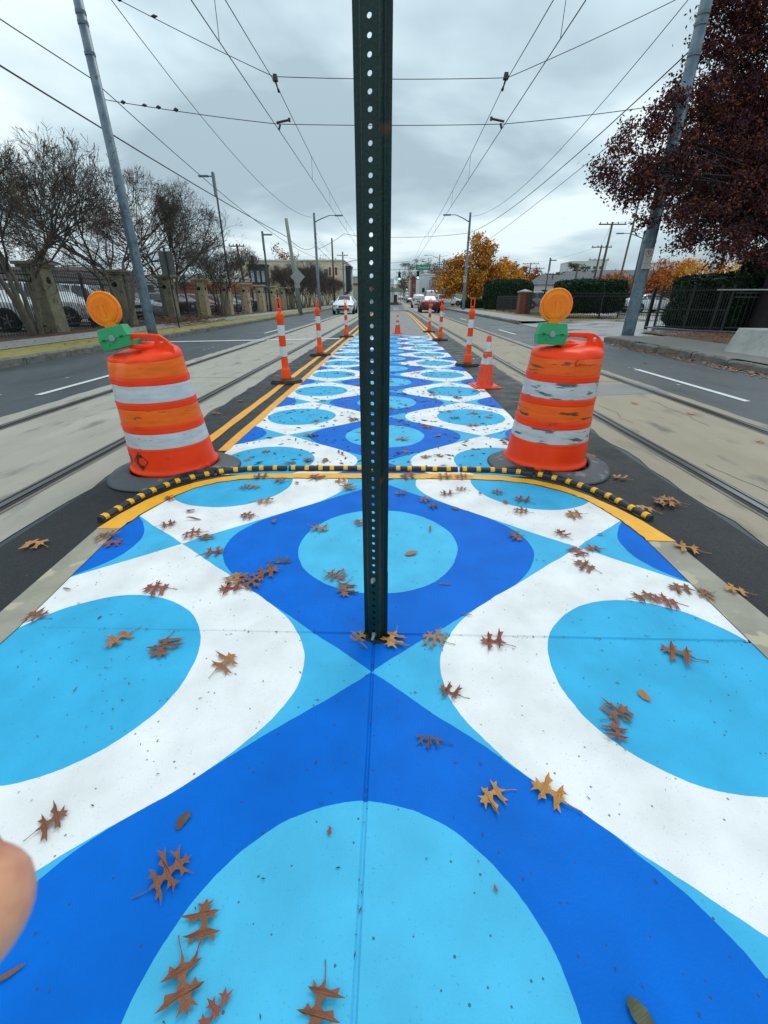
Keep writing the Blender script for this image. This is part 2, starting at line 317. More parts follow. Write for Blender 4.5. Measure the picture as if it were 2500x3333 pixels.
# ---------------------------------------------------------------- painted median
def mural(name, a, b, x0, y0, r1, r2):
    m = bpy.data.materials.new(name); m.use_nodes = True; t = m.node_tree; bs = t.nodes['Principled BSDF']; L = t.links
    def M(op, *ins, clamp=False):
        n = t.nodes.new('ShaderNodeMath'); n.operation = op; n.use_clamp = clamp
        for i, v in enumerate(ins):
            if isinstance(v, (int, float)): n.inputs[i].default_value = v
            else: L.new(v, n.inputs[i])
        return n.outputs[0]
    co = t.nodes.new('ShaderNodeTexCoord'); vec = co.outputs['Object']
    wn = t.nodes.new('ShaderNodeTexNoise'); wn.inputs['Scale'].default_value = 3.0; wn.inputs['Detail'].default_value = 6; wn.inputs['Roughness'].default_value = .55; L.new(vec, wn.inputs['Vector'])
    va = t.nodes.new('ShaderNodeVectorMath'); va.operation = 'SUBTRACT'; L.new(wn.outputs['Color'], va.inputs[0]); va.inputs[1].default_value = (.5, .5, .5)
    vs = t.nodes.new('ShaderNodeVectorMath'); vs.operation = 'SCALE'; L.new(va.outputs[0], vs.inputs[0]); vs.inputs['Scale'].default_value = .035
    vv = t.nodes.new('ShaderNodeVectorMath'); vv.operation = 'ADD'; L.new(vec, vv.inputs[0]); L.new(vs.outputs[0], vv.inputs[1])
    sp = t.nodes.new('ShaderNodeSeparateXYZ'); L.new(vv.outputs[0], sp.inputs[0])
    s = M('DIVIDE', M('SUBTRACT', sp.outputs[0], x0), a); q = M('DIVIDE', M('SUBTRACT', sp.outputs[1], y0), b)
    u = M('PINGPONG', s, 1.0); v = M('PINGPONG', q, 1.0)
    def cell(u, v, r):
        f1 = M('ADD', u, v); f2 = M('ADD', M('ADD', u, M('MULTIPLY', M('MULTIPLY', v, v), 1.087)), .23)
        k = M('LESS_THAN', v, .46); f = M('ADD', M('MULTIPLY', f2, k), M('MULTIPLY', f1, M('SUBTRACT', 1, k)))
        ins = M('LESS_THAN', f, 1.0)
        ua = M('MULTIPLY', u, a); vb = M('MULTIPLY', v, a); d = M('SQRT', M('ADD', M('MULTIPLY', ua, ua), M('MULTIPLY', M('MULTIPLY', v, b), M('MULTIPLY', v, b))))
        return ins, M('LESS_THAN', d, r)
    bi, bc = cell(u, v, r1); wi, wc = cell(M('SUBTRACT', 1, u), M('SUBTRACT', 1, v), r2)
    col = None
    def mix(f, ca, cb):
        n = t.nodes.new('ShaderNodeMix'); n.data_type = 'RGBA'; L.new(f, n.inputs[0]) if not isinstance(f, float) else None
        for i, c in ((6, ca), (7, cb)):
            if isinstance(c, tuple): n.inputs[i].default_value = (*c, 1)
            else: L.new(c, n.inputs[i])
        return n.outputs[2]
    col = mix(bi, (.060, .435, .71), (.0, .137, .60))
    col = mix(bc, col, (.078, .475, .73)); col = mix(wi, col, (.80, .80, .79)); col = mix(wc, col, (.046, .415, .69))
    # roller streaks, dirt, pits
    n2 = t.nodes.new('ShaderNodeTexNoise'); n2.inputs['Scale'].default_value = 5; n2.inputs['Detail'].default_value = 8; L.new(vec, n2.inputs['Vector'])
    d = t.nodes.new('ShaderNodeMapRange'); L.new(n2.outputs[0], d.inputs[0]); d.inputs[1].default_value = .35; d.inputs[2].default_value = .75; d.inputs[3].default_value = 1.06; d.inputs[4].default_value = .84
    sc = t.nodes.new('ShaderNodeVectorMath'); sc.operation = 'SCALE'; L.new(col, sc.inputs[0]); L.new(d.outputs[0], sc.inputs['Scale'])
    vo = t.nodes.new('ShaderNodeTexVoronoi'); vo.inputs['Scale'].default_value = 38; L.new(vec, vo.inputs['Vector'])
    wn2 = t.nodes.new('ShaderNodeTexWhiteNoise'); L.new(vo.outputs['Position'], wn2.inputs['Vector'])
    pit = M('MULTIPLY', M('LESS_THAN', vo.outputs['Distance'], M('MULTIPLY', wn2.outputs['Value'], .13)), M('GREATER_THAN', wn2.outputs['Value'], .72))
    col = mix(M('MULTIPLY', pit, .75), sc.outputs[0], (.05, .06, .09))
    nf = t.nodes.new('ShaderNodeTexNoise'); nf.inputs['Scale'].default_value = 190; nf.inputs['Detail'].default_value = 2; L.new(vec, nf.inputs['Vector'])
    col = mix(M('MULTIPLY', M('GREATER_THAN', nf.outputs[0], .70), .30), col, (.04, .08, .16))
    L.new(col, bs.inputs['Base Color']); bs.inputs['Roughness'].default_value = .5; bs.inputs['Specular IOR Level'].default_value = .08
    nb = t.nodes.new('ShaderNodeTexNoise'); nb.inputs['Scale'].default_value = 150; nb.inputs['Detail'].default_value = 4; L.new(vec, nb.inputs['Vector'])
    n4 = t.nodes.new('ShaderNodeTexNoise'); n4.inputs['Scale'].default_value = 9; n4.inputs['Detail'].default_value = 3; L.new(vec, n4.inputs['Vector'])
    hh = M('ADD', M('MULTIPLY', nb.outputs[0], .35), M('SUBTRACT', M('MULTIPLY', n4.outputs[0], 1.0), M('MULTIPLY', pit, .6)))
    bp = t.nodes.new('ShaderNodeBump'); bp.inputs['Strength'].default_value = .35; bp.inputs['Distance'].default_value = .01; L.new(hh, bp.inputs['Height']); L.new(bp.outputs[0], bs.inputs['Normal'])
    return m
YIN = [(-1.485, 2.50), (-1.46, 2.58), (-1.371, 2.739), (-1.23, 2.85), (-1.081, 2.90), (-0.838, 2.926), (-0.22, 2.93), (0.213, 2.93), (0.60, 2.927), (.83, 2.90), (1.019, 2.844), (1.205, 2.70), (1.303, 2.568), (1.36, 2.38)]
YOUT = [(-1.70, 2.14), (-1.675, 2.32), (-1.615, 2.535), (-1.52, 2.72), (-1.40, 2.85), (-1.258, 2.945), (-1.073, 3.01), (-.6, 3.033), (-0.227, 3.035), (-0.007, 3.037), (0.50, 3.040), (0.817, 3.008), (1.045, 2.932), (1.22, 2.814), (1.339, 2.657), (1.446, 2.459), (1.51, 2.296), (1.571, 2.045)]
inner = [(-1.485, -4), (1.375, -4), (1.40, 1.2), (1.413, 2.044), (1.40, 2.22)] + YIN[::-1] + [(-1.53, 2.34), (-1.565, 2.14), (-1.50, 1.3)]
bm = bmesh.new(); vs = [bm.verts.new((x, y, .008)) for x, y in inner]; bm.faces.new(vs)
def cut(co, no): bmesh.ops.bisect_plane(bm, geom=bm.verts[:]+bm.edges[:]+bm.faces[:], plane_co=co, plane_no=no)
for k in (-.009, -.003, .003, .009): cut((0, 1.297+k, 0), (0.012, 1, 0))
for k in (-.007, -.0025, .0025, .007): cut((-.06+k, 0, 0), (1, 0, 0))
for vv in bm.verts:
    yj = 1.297-.012*vv.co.x
    if abs(vv.co.y-yj) < .005 and abs(vv.co.x) < 1.45: vv.co.z -= .0055
    elif abs(vv.co.x+.06) < .004 and vv.co.y < 1.29: vv.co.z -= .0055
me = bpy.data.meshes.new('painted_median'); bm.to_mesh(me); bm.free()
me.materials.append(mural('mural_near', 1.07, .87, -.062, .24, .425, .42))
o = bpy.data.objects.new('painted_median', me); COL.objects.link(o); st(o)
# far mural on the asphalt
m = MB(); L0 = [(-1.44, 3.0), (-1.44, 5), (-1.46, 8), (-1.43, 12), (-1.40, 16.6)]; R0 = [(1.36, 3.0), (1.36, 5), (1.385, 8), (1.40, 12), (1.34, 16.6)]
ys = [3.0+.17*i for i in range(81)]
def ip(T, y):
    for (xa, ya), (xb, yb) in zip(T, T[1:]):
        if y <= yb: return xa+(xb-xa)*(y-ya)/(yb-ya)
    return T[-1][0]
for i, y in enumerate(ys):
    a = ip(L0, y)+random.uniform(-.012, .012); b = ip(R0, y)+random.uniform(-.008, .008); m.v += [(a, y, .0045), (b, y, .0045)]
    if i: m.f.append((2*i-2, 2*i-1, 2*i+1, 2*i)); m.m.append(0)
st(m.build('painted_pavement', mural('mural_far', .955, .748, -.055, 4.81+.748, .38, .38)))
# unpainted concrete edges and the yellow nose of the island
kc = pm('island_kerb', (.36, .33, .26), (.28, .255, .20), sc=5, rough=.75, bump=.5, bs=50, c3=(.46, .40, .28), sc3=8, t3=.6)
m = MB()
def band(A, B, zt, mi=0):
    """slab between two outlines with equal point count"""
    n = len(A); o = len(m.v)
    for (xa, ya), (xb, yb) in zip(A, B): m.v += [(xa, ya, zt), (xb, yb, zt-.004), (xb, yb, -.02)]
    for i in range(n-1):
        k = o+3*i; m.f += [(k, k+1, k+4, k+3), (k+1, k+2, k+5, k+4)]; m.m += [mi, mi]
band([(-1.485, -4), (-1.50, 1.3), (-1.565, 2.14)], [(-1.64, -4), (-1.65, 1.3), (-1.70, 2.14)], .011)
st(m.build('island_kerb', kc))
m = MB(); band([(1.375, -4), (1.40, 1.2), (1.413, 2.044)], [(1.60, -4), (1.59, 1.2), (1.565, 2.044)], .011); st(m.build('island_kerb', kc))
m = MB()
def resample(P, n):
    d = [0]
    for a, b in zip(P, P[1:]): d.append(d[-1]+hypot(b[0]-a[0], b[1]-a[1]))
    o = []; j = 0
    for i in range(n):
        t = d[-1]*i/(n-1)
        while j < len(d)-2 and d[j+1] < t: j += 1
        k = (t-d[j])/(d[j+1]-d[j]); o.append((P[j][0]+(P[j+1][0]-P[j][0])*k, P[j][1]+(P[j+1][1]-P[j][1])*k))
    return o
yi = resample([(-1.565, 2.14), (-1.53, 2.34)]+YIN+[(1.40, 2.22), (1.413, 2.044)], 120); yo = resample(YOUT, 120)
yi = [(x+random.uniform(-.005, .005), y+random.uniform(-.005, .005)) for x, y in yi]
band(yi, yo, .013); st(m.build('yellow_nose_kerb', pm('kerb_yellow', (.93, .46, .012), (.86, .38, .012), sc=9, rough=.45, bump=.4, bs=70, c3=(.45, .25, .05), sc3=70, t3=.68)))

# ---------------------------------------------------------------- rubber kerb strips
rub = pm('black_rubber', (.014, .014, .015), (.03, .03, .032), sc=12, rough=.42, rvar=.2)
ryel = pm('reflective_yellow', (.95, .50, .015), (.85, .42, .01), sc=30, rough=.4)
RP = resample([(-1.735, 2.235), (-1.695, 2.46), (-1.645, 2.65), (-1.553, 2.825), (-1.426, 2.945), (-1.284, 3.035), (-1.117, 3.09), (-.945, 3.112), (-.233, 3.120), (.527, 3.112), (.798, 3.10), (.963, 3.065), (1.128, 3.0), (1.264, 2.895), (1.378, 2.76), (1.468, 2.61), (1.523, 2.44), (1.572, 2.305)], 241)
tot = sum(hypot(b[0]-a[0], b[1]-a[1]) for a, b in zip(RP, RP[1:]))
segs = [(0, .215, 'left curve end'), (.215, .345, 'left shoulder'), (.345, .655, 'straight middle'), (.655, .79, 'right shoulder'), (.79, 1, 'right curve end')]
LB = ['black rubber lane strip with yellow patches curving round the left end of the yellow nose', 'black rubber lane strip with yellow patches in front of the tilted left drum base', 'straight middle black rubber lane strip with yellow patches crossing behind the green post', 'black rubber lane strip with yellow patches in front of the scuffed right drum', 'black rubber lane strip with yellow patches curving round the right end of the yellow nose']
for (a, b, _), lb in zip(segs, LB):
    t = thing('rubber_lane_strip', lb, 'lane strip', (RP[int((a+b)/2*240)][0], RP[int((a+b)/2*240)][1], .0), 0, 'rubber strips along the yellow nose')
    ox, oy = t.location.x, t.location.y
    P = RP[int(a*240)+(1 if a > 0 else 0):int(b*240)+1]
    prof = [(-.021, 0), (-.021, .024), (-.012, .035), (.012, .035), (.021, .024), (.022, .011), (.034, .009), (.034, 0)]
    m = MB(); my = MB(); n = len(prof)
    def fr(i, P=P):
        A = Vector(P[max(i-1, 0)]); B = Vector(P[min(i+1, len(P)-1)]); d = (B-A).normalized(); return Vector((d.y, -d.x))
    for i, (x, y) in enumerate(P):
        nv = fr(i); e = .0 if 0 < i < len(P)-1 else -.006
        sc_ = 1.0 if (i % 5) not in (0,) else .8
        for j, (q, z) in enumerate(prof):
            if j > 5: q *= (1.0 if (i//3) % 2 else .84)
            m.v.append((x+nv.x*q-ox, y+nv.y*q-oy, z))
        if i:
            for j in range(n-1): k = (i-1)*n+j; m.f.append((k, k+n, k+n+1, k+1)); m.m.append(0)
    m.f += [tuple(range(n)), tuple(reversed(range(len(m.v)-n, len(m.v))))]; m.m += [0, 0]
    m.build('rubber_body', rub, t)
    # yellow patches, every 0.1 m
    s = 0; L_ = tot*(b-a); step = tot/240
    nx = .05
    while nx < L_-.03:
        i = min(int(nx/step), len(P)-2); x, y = P[i]; nv = fr(i); d = Vector((-nv.y, nv.x))
        mp_ = MB()
        pf = [(.0235, .012), (.0232, .0253), (.0128, .0372), (-.0128, .0372), (-.0232, .0253)]
        for k in (-1, 1):
            for q, z in pf: mp_.v.append((x-ox+nv.x*q+d.x*k*.0165, y-oy+nv.y*q+d.y*k*.0165, z))
        for j in range(4): mp_.f.append((j, j+1, j+6, j+5)); mp_.m.append(0)
        mp_.build('reflective_patch', ryel, t); nx += .1

# ---------------------------------------------------------------- green sign post
gp = pm('green_post_paint', (.0015, .017, .015), (.003, .026, .022), sc=18, rough=.42, bump=.25, bs=120, c3=(.09, .035, .018), sc3=13, t3=.70, spec=.35)
zinc = pm('zinc_bolt', (.50, .50, .48), (.30, .30, .28), sc=60, rough=.4, metal=.7)
dark = pm('recess_shade', (.006, .006, .007), rough=.9)  # black put on solid pieces in place of the shade inside openings
post = thing('sign_post', 'tall dark green U-channel metal post full of round holes standing in the painted median', 'sign post', (-.059, 1.268, .008), R(-12.5))
post.rotation_euler = (0, R(.25), R(-12.5))
def channel(z0, z1, yo, holes, hp=.0300, hr=.0056, w=.0180):
    m = MB(); T = .004
    if holes:
        nh = int((z1-z0)/hp)
        for k in range(nh):
            zc = z0+hp*(k+.5); n = 16; o = len(m.v)
            for ring in range(4):
                for j in range(n):
                    a = 2*pi*j/n+pi/n; cx, cz = cos(a), sin(a)
                    if ring in (0, 3):
                        q = min(w/abs(cx), hp/2/abs(cz)); x, z = cx*q, cz*q
                        # snap corners
                    else: x, z = cx*hr, cz*hr
                    y = 0 if ring < 2 else T
                    m.v.append((x, y+yo, zc+z))
            corners = []
            for ring in range(3):
                for j in range(n): a = o+ring*n+j; b = o+ring*n+(j+1) % n; m.f.append((a, b, b+n, a+n)); m.m.append(0)
            # fill the corner gaps left by the polygonal frame
            for sx in (-1, 1):
                for sz in (-1, 1):
                    ps = [(x, z) for (x, y, z) in m.v[o:o+n]]
                    c = (sx*w, zc+sz*hp/2)
                    near = sorted([p for p in ps if p[0]*sx > 0 and (p[1]-zc)*sz > 0], key=lambda p: hypot(p[0]-c[0], p[1]-c[1]))[:2]
                    for yy in (0, T): m.add([(near[0][0], yy+yo, near[0][1]), (c[0], yy+yo, c[1]), (near[1][0], yy+yo, near[1][1])], [(0, 1, 2)])
    else: m.box((0, T/2+yo, (z0+z1)/2), (2*w, T, z1-z0))
    for s in (-1, 1):
        P = [(w, 0), (w+.0012, -.0015), (w+.003, 0), (.0285, .024), (.0315, .0262), (.045, .0262), (.045, .0300), (.0305, .0300), (.0260, .0275), (w-.001, .0045), (w, .004)]
        pts = [(s*x, y+yo) for x, y in P]
        if s < 0: pts = pts[::-1]
        m.prism(pts, z0, z1)
    return m
channel(0.0, 2.7, 0, True).build('perforated_channel', gp, post)
channel(-.01, .30, .0065, False, w=.0175).build('anchor_channel', gp, post)
m = MB(); m.lathe([(.0095, 0), (.0095, .007), (.0055, .0075), (.0055, .022), (.004, .024)], 6, M=Matrix.Rotation(R(90), 4, 'X'), c=(0, -.0005, .287)); m.build('bolt', zinc, post)
m = MB(); m.lathe([(.0095, 0), (.0095, .007), (.0055, .0075), (.0055, .028), (.004, .030)], 6, M=Matrix.Rotation(R(105), 4, 'X'), c=(0, -.0005, .030)); m.build('bolt', zinc, post)
m = MB(); pts = [(.062*cos(a)*random.uniform(.8, 1.1), .014+.036*sin(a)*random.uniform(.8, 1.1)) for a in [2*pi*i/22 for i in range(22)]]
m.prism(pts, -.006, .0022); m.build('post_gap_shade', pm('gap_shade_dark', (.008, .012, .03), (.02, .02, .03), sc=40, rough=.9), post)  # flat disc coloured like the shade in the gap round the post

# ---------------------------------------------------------------- traffic drums
opl = pm('orange_plastic', (1.0, .064, .007), (.93, .046, .006), sc=5, rough=.42, bump=.08, bs=25, c3=(.45, .03, .01), sc3=5, t3=.66, spec=.22, detail=7)
def scuffmat(name, c, dirt, amt, sc):
    return pm(name, c, tuple(x*.78 for x in c), sc=6, rough=.40, spec=.3, bump=.12, bs=160, c3=dirt, sc3=sc, t3=amt, stretch=(1, 1, 5.5), detail=8)
osh = scuffmat('orange_sheeting', (1.0, .155, .004), (.22, .06, .02), .66, 7); osh2 = scuffmat('orange_sheeting_scuffed', (1.0, .13, .005), (.14, .05, .03), .575, 5)
wsh = scuffmat('white_sheeting', (.62, .64, .66), (.16, .16, .17), .66, 9); wsh2 = scuffmat('white_sheeting_scuffed', (.60, .61, .61), (.11, .11, .11), .565, 5)
rbase = pm('drum_rubber', (.045, .052, .058), (.085, .095, .105), sc=5, rough=.45, rvar=.25, bump=.2, bs=30, c3=(.17, .18, .18), sc3=7, t3=.64)
amber = pm('amber_lens', (1.0, .28, .004), (1.0, .23, .003), sc=8, rough=.22, bump=.06, bs=60, spec=.35)
amber.node_tree.nodes['Principled BSDF'].inputs['Subsurface Weight'].default_value = .4; amber.node_tree.nodes['Principled BSDF'].inputs['Subsurface Radius'].default_value = (.03, .012, .002)
greenb = pm('green_plastic', (.012, .30, .10), (.016, .36, .13), sc=9, rough=.4, c3=(.01, .12, .05), sc3=30, t3=.7)
def rub_y(x):
    for (xa, ya), (xb, yb) in zip(RP, RP[1:]):
        if xa <= x <= xb: return ya+(yb-ya)*(x-xa)/max(1e-6, xb-xa)
    return 0
def drum(label, loc, lean, light_tilt, light_off, ms, dents, squash):
    t = thing('traffic_drum', label, 'traffic drum', loc); o_m, w_m = ms
    H = [(.300, .035), (.318, .040), (.320, .058), (.305, .070), (.300, .080), (.297, .16), (.294, .235)]
    def zr(z):  # radius by height
        return .300-.055*max(0, (z-.08))/.80
    bands = [(.24, .345, 2), (.40, .51, 1), (.56, .67, 2), (.72, .835, 1)]
    def fn(p, a, z):
        k = 1.0
        for (da, dz, wa, wz, amp) in dents:
            d = (a-da+pi) % (2*pi)-pi; k -= amp*math.exp(-(d/wa)**2-((z-dz)/wz)**2)
        q = Vector((p.x*k, p.y*k, p.z)); f = z/.9
        if z > .80: q.z -= squash*(z-.80)/.14*(.5+.5*cos(a+2.2))*.09
        q.x += lean[0]*f; q.y += lean[1]*f
        return q
    prof = list(H); z = .08
    edges = [.235, .24, .345, .35, .395, .40, .51, .515, .555, .56, .67, .675, .715, .72, .835, .84]
    prof = H[:5]; zz = .10
    while zz < .85:
        rr = zr(zz); inb = any(b0-.001 <= zz <= b1+.001 for b0, b1, _ in bands)
        lip = any(abs(zz-(b0-.012)) < .006 for b0, b1, _ in bands)
        rdg = .0025*(1 if int(zz/.012) % 2 else 0) if inb else (.006 if lip else 0)
        prof.append((rr-(.006 if inb else 0)+rdg*.6, zz)); zz += .01
    top = [(.247, .855), (.243, .875), (.228, .895), (.195, .912), (.15, .922), (.08, .930), (.01, .932)]
    MB().lathe(prof+top, 56, fn=fn).build('drum_body', opl, t, smooth=True)
    for b0, b1, k in bands:
        pr2 = []; n = 11
        for i in range(n):
            z = b0+(b1-b0)*i/(n-1); pr2.append((zr(z)-.0028+(.0018 if i % 2 else 0), z))
        MB().lathe(pr2, 56, fn=fn, cap=False).build('reflective_band', o_m if k == 1 else w_m, t, smooth=True)
    # carrying handle moulded on the top
    tx, ty = lean[0]*1.0, lean[1]*1.0
    hm = MB(); F = Matrix.Translation((tx, ty, 0)) @ Matrix.Rotation(R(90), 4, 'X')
    outer = [(-.07, .90), (-.07, .955), (-.05, .992), (-.02, 1.0), (.10, .998), (.155, .992), (.20, .965), (.235, .92), (.244, .86), (.20, .86), (.12, .90)]
    slot = [(-.045, .930), (-.035, .962), (-.01, .970), (.10, .966), (.118, .952), (.112, .930), (.06, .925)]
    bmh = bmesh.new(); ov = [bmh.verts.new((x, 0, z)) for x, z in outer]; iv = [bmh.verts.new((x, 0, z)) for x, z in slot]
    hv = [bmh.verts.new((.165+.014*cos(a), 0, .955+.014*sin(a))) for a in [2*pi*i/10 for i in range(10)]]
    es = [bmh.edges.new((L_[i], L_[(i+1) % len(L_)])) for L_ in (ov, iv, hv) for i in range(len(L_))]
    bmesh.ops.triangle_fill(bmh, use_beauty=True, use_dissolve=False, edges=es)
    r_ = bmesh.ops.extrude_face_region(bmh, geom=bmh.faces[:]); bmesh.ops.translate(bmh, vec=(0, .030, 0), verts=[g_ for g_ in r_['geom'] if isinstance(g_, bmesh.types.BMVert)])
    bmesh.ops.recalc_face_normals(bmh, faces=bmh.faces[:]); bmesh.ops.translate(bmh, vec=(tx+.0, ty-.05, -.012), verts=bmh.verts[:])
    me = bpy.data.meshes.new('handle'); bmh.to_mesh(me); bmh.free(); me.materials.append(opl)
    ho = bpy.data.objects.new('handle', me); COL.objects.link(ho); ho.parent = t
    bv = ho.modifiers.new('b', 'BEVEL'); bv.width = .010; bv.segments = 3; bv.limit_method = 'ANGLE'; bv.angle_limit = R(50)
    # loose rubber ring the drum stands in
    rb = MB(); rnd = random.Random(len(label))
    def rf(p, a, z):
        k = 1+.03*sin(2*a+1)+.02*sin(5*a); rib = (.003*sin(a*40) if .35 < hypot(p.x, p.y) < .44 else 0)
        q = Vector((p.x*k+.02, p.y*k-.06, p.z+rib)); xw = q.x+loc[0]; yl = rub_y(xw)+.028-loc[1]
        if q.y < yl: q.z += min(.02, (yl-q.y)*.05); q.y = yl
        return q
    rb.lathe([(.30, .004), (.455, .004), (.462, .010), (.44, .020), (.40, .034), (.35, .052), (.325, .058), (.305, .055), (.300, .03)], 80, fn=rf, cap=False)
    rb.build('rubber_ring_base', rbase, t, smooth=True)
    # warning light
    bx = thing('_', 'x', 'x'); bpy.data.objects.remove(bx)
    ca = MB(); ca.box((0, 0, .035), (.192, .105, .066), taper=1.07); ca.box((0, 0, .106), (.205, .115, .070), taper=.84); ca.box((0, 0, .0695), (.213, .123, .008))
    case = ca.build('battery_case', greenb, t, bev=.022)
    case.location = (tx+light_off[0], ty+light_off[1], light_off[2]); case.rotation_euler = (R(light_tilt[1]), R(light_tilt[0]), R(light_tilt[2]))
    ln = MB(); MX = Matrix.Translation((0, 0, .252)) @ Matrix.Rotation(R(90), 4, 'X')
    ln.lathe([(.02, .020), (.07, .022), (.088, .018), (.092, .010), (.104, .012), (.110, .004), (.110, -.010), (.104, -.014), (.090, -.020), (.06, -.030), (.02, -.034)], 48, M=MX)
    ln.box((0, 0, .152), (.075, .040, .028)); ln.box((0, -.0215, .25), (.020, .008, .10)); ln.box((.0, -.022, .285), (.055, .006, .018))
    for k in range(-5, 6):
        if abs(k) > 1: ln.box((k*.0135, -.0215, .25), (.004, .004, 2*sqrt(max(.0005, .0062-(k*.0135)**2))))
    ln.build('amber_lens', amber, case, smooth=False)
    cb = MB(); cb.lathe([(.021, 0), (.021, .008), (.017, .012)], 20, M=Matrix.Rotation(R(90), 4, 'X'), c=(-.005, -.058, .070)); cb.build('lock_disc', pm('grey_disc', (.22, .27, .26), (.3, .33, .32), sc=50, rough=.5), case, bev=.002)
    for x in (-.065, .06): MB().box((x, -.0615, .070), (.022, .003, .010)).build('latch_slot', pm('dark_green', (.008, .07, .035), rough=.6), case)
    return t
dl = drum('dented orange and white traffic drum with leaning amber lamp, left of the green post', (-1.69, 3.16, .0), (-.055, 0), (-13, -2, 4), (-.125, -.03, .890),
     (osh, wsh), [(R(250), .87, .30, .09, .24), (R(285), .84, .20, .13, .13), (R(232), .80, .14, .16, .12), (R(305), .9, .3, .05, .12), (R(268), .78, .10, .10, -.05), (R(215), .86, .2, .08, .10)], 1.0)
dr = drum('badly scuffed orange and white traffic drum with upright amber lamp, right of the green post', (1.245, 3.32, .0), (.035, 0), (2, -2, -3), (-.15, -.03, .905),
     (osh2, wsh2), [(R(250), .88, .35, .05, .16), (R(290), .87, .22, .06, .12), (R(270), .84, .12, .04, -.04), (R(278), .10, .3, .05, .03)], .5)
# stencil on the left drum, marker scrawl on the right one
blk = pm('black_ink', (.02, .01, .01), (.06, .02, .015), sc=30, rough=.5)
def wrap(parent, name, strokes, ang0, z0, r, wd, lean=0, mat=blk):
    m = MB()
    for P in strokes:
        for (xa, za), (xb, zb) in zip(P, P[1:]):
            d = Vector((xb-xa, zb-za)); 
            if d.length < 1e-6: continue
            d.normalize(); n_ = Vector((-d.y, d.x))*wd/2; qs = []
            for (x, z) in ((xa-n_.x-d.x*wd*.3, za-n_.y-d.y*wd*.3), (xb-n_.x+d.x*wd*.3, zb-n_.y+d.y*wd*.3), (xb+n_.x+d.x*wd*.3, zb+n_.y+d.y*wd*.3), (xa+n_.x-d.x*wd*.3, za+n_.y-d.y*wd*.3)):
                a = ang0+x/r; zz = z0+z; rr = r-.055*max(0, zz-.08)/.8+.003; qs.append((rr*cos(a)+lean*zz/.9, rr*sin(a), zz))
            m.quad(*qs)
    return m.build(name, mat, parent)
c_ = [(.035*cos(a)*.8, .04*sin(a)) for a in [R(60+24*i) for i in range(11)]]
wrap(dl, 'stencil_mark', [[(-.065, 0), (0, .065), (.065, 0), (0, -.065), (-.065, 0)]], R(250), .150, .30, .006, -.055)
wrap(dl, 'stencil_mark', [c_], R(250), .150, .30, .02, -.055)
wrap(dl, 'stencil_mark', [[(-.02, .065), (.045, 0), (-.02, -.065)], [(-.015, .03), (.015, .01), (-.01, -.035)]], R(222), .15, .30, .008, -.055)
scr = [(-.09, -.005), (-.105, .012), (-.095, .024), (-.085, .018)], [(-.108, .005), (-.10, -.012), (-.085, -.012), (-.072, .004), (-.066, -.010), (-.055, .002), (-.045, -.008), (-.03, .0), (-.015, -.008), (.0, -.003), (.03, -.010), (.06, -.004), (.09, -.008)]
wrap(dr, 'marker_scrawl', scr, R(285), .80, .25+.05, .004, .035, pm('dark_red_ink', (.25, .01, .008), rough=.5))

# ---------------------------------------------------------------- tubular markers and cones
tor = pm('marker_orange', (1.0, .09, .005), (.92, .07, .005), sc=6, rough=.4, spec=.25, c3=(.4, .05, .02), sc3=20, t3=.70); twh = pm('marker_white', (.68, .70, .72), (.58, .60, .62), sc=12, rough=.35, c3=(.3, .3, .3), sc3=30, t3=.69)
rbk = pm('marker_base_rubber', (.025, .024, .022), (.05, .047, .04), sc=9, rough=.7, bump=.4, bs=40, c3=(.06, .055, .03), sc3=18, t3=.6)
def tube_marker(label, x, y, tilt=(0, 0), rz=0, leafy=False):
    t = thing('tubular_marker', label, 'traffic marker', (x, y, 0), rz, 'orange and white tubular markers beside the mural')
    b = MB(); oct_ = [(.25*cos(a)*1.05, .21*sin(a)) for a in [R(22.5+45*i) for i in range(8)]]
    b.prism(oct_, 0, .035); b.prism([(p[0]*.93, p[1]*.93) for p in oct_], .035, .055); b.lathe([(.10, .055), (.09, .065)], 20); b.build('rubber_base', rbk, t, bev=.006)
    tl = Matrix.Rotation(R(tilt[0]), 4, 'Y') @ Matrix.Rotation(R(tilt[1]), 4, 'X')
    r = .052
    MB().lathe([(.082, .055), (.078, .09), (.070, .20), (.068, .212), (r+.005, .216), (r, .24), (r, .90), (r+.004, .905), (r+.006, .985), (r, 1.0), (.030, 1.01), (.028, 1.035), (.012, 1.04)], 24, M=tl).build('tube', tor, t, smooth=True)
    for z0, z1 in ((.40, .545), (.70, .845)): MB().lathe([(r+.0025, z0), (r+.0025, z1)], 24, M=tl, cap=False).build('reflective_band', twh, t, smooth=True)
    h = MB(); h.tube([tl @ Vector(p) for p in [(-.024, 0, 1.03), (-.031, 0, 1.08), (-.031, 0, 1.18), (-.02, 0, 1.205), (.02, 0, 1.205), (.031, 0, 1.18), (.031, 0, 1.08), (.024, 0, 1.03)]], .0105, 8); h.tube([tl @ Vector((-.03, 0, 1.06)), tl @ Vector((.03, 0, 1.06))], .012, 8)
    h.build('handle', tor, t, smooth=True); return t
tube_marker('nearest tubular marker on the left, standing on the double yellow line by the left drum', -1.66, 6.98, (-.6, 0), .1)
tube_marker('middle tubular marker of the left row standing on the double yellow line', -1.67, 10.6, (-.2, 0), .3)
tube_marker('farthest left tubular marker, thin, in front of the oncoming white sedan', -1.55, 15.9, (-.3, 0), .2)
tube_marker('nearest tubular marker on the right, standing on the asphalt above the big cone', 1.52, 8.95, (.4, 0), -.2)
tube_marker('right-hand one of the two far tubular markers in front of the dark red sedan', 1.56, 14.7, (.2, 0), .1)
tube_marker('left-hand smallest tubular marker in front of the dark red sedan', 1.50, 18.4, (0, 0), -.1)
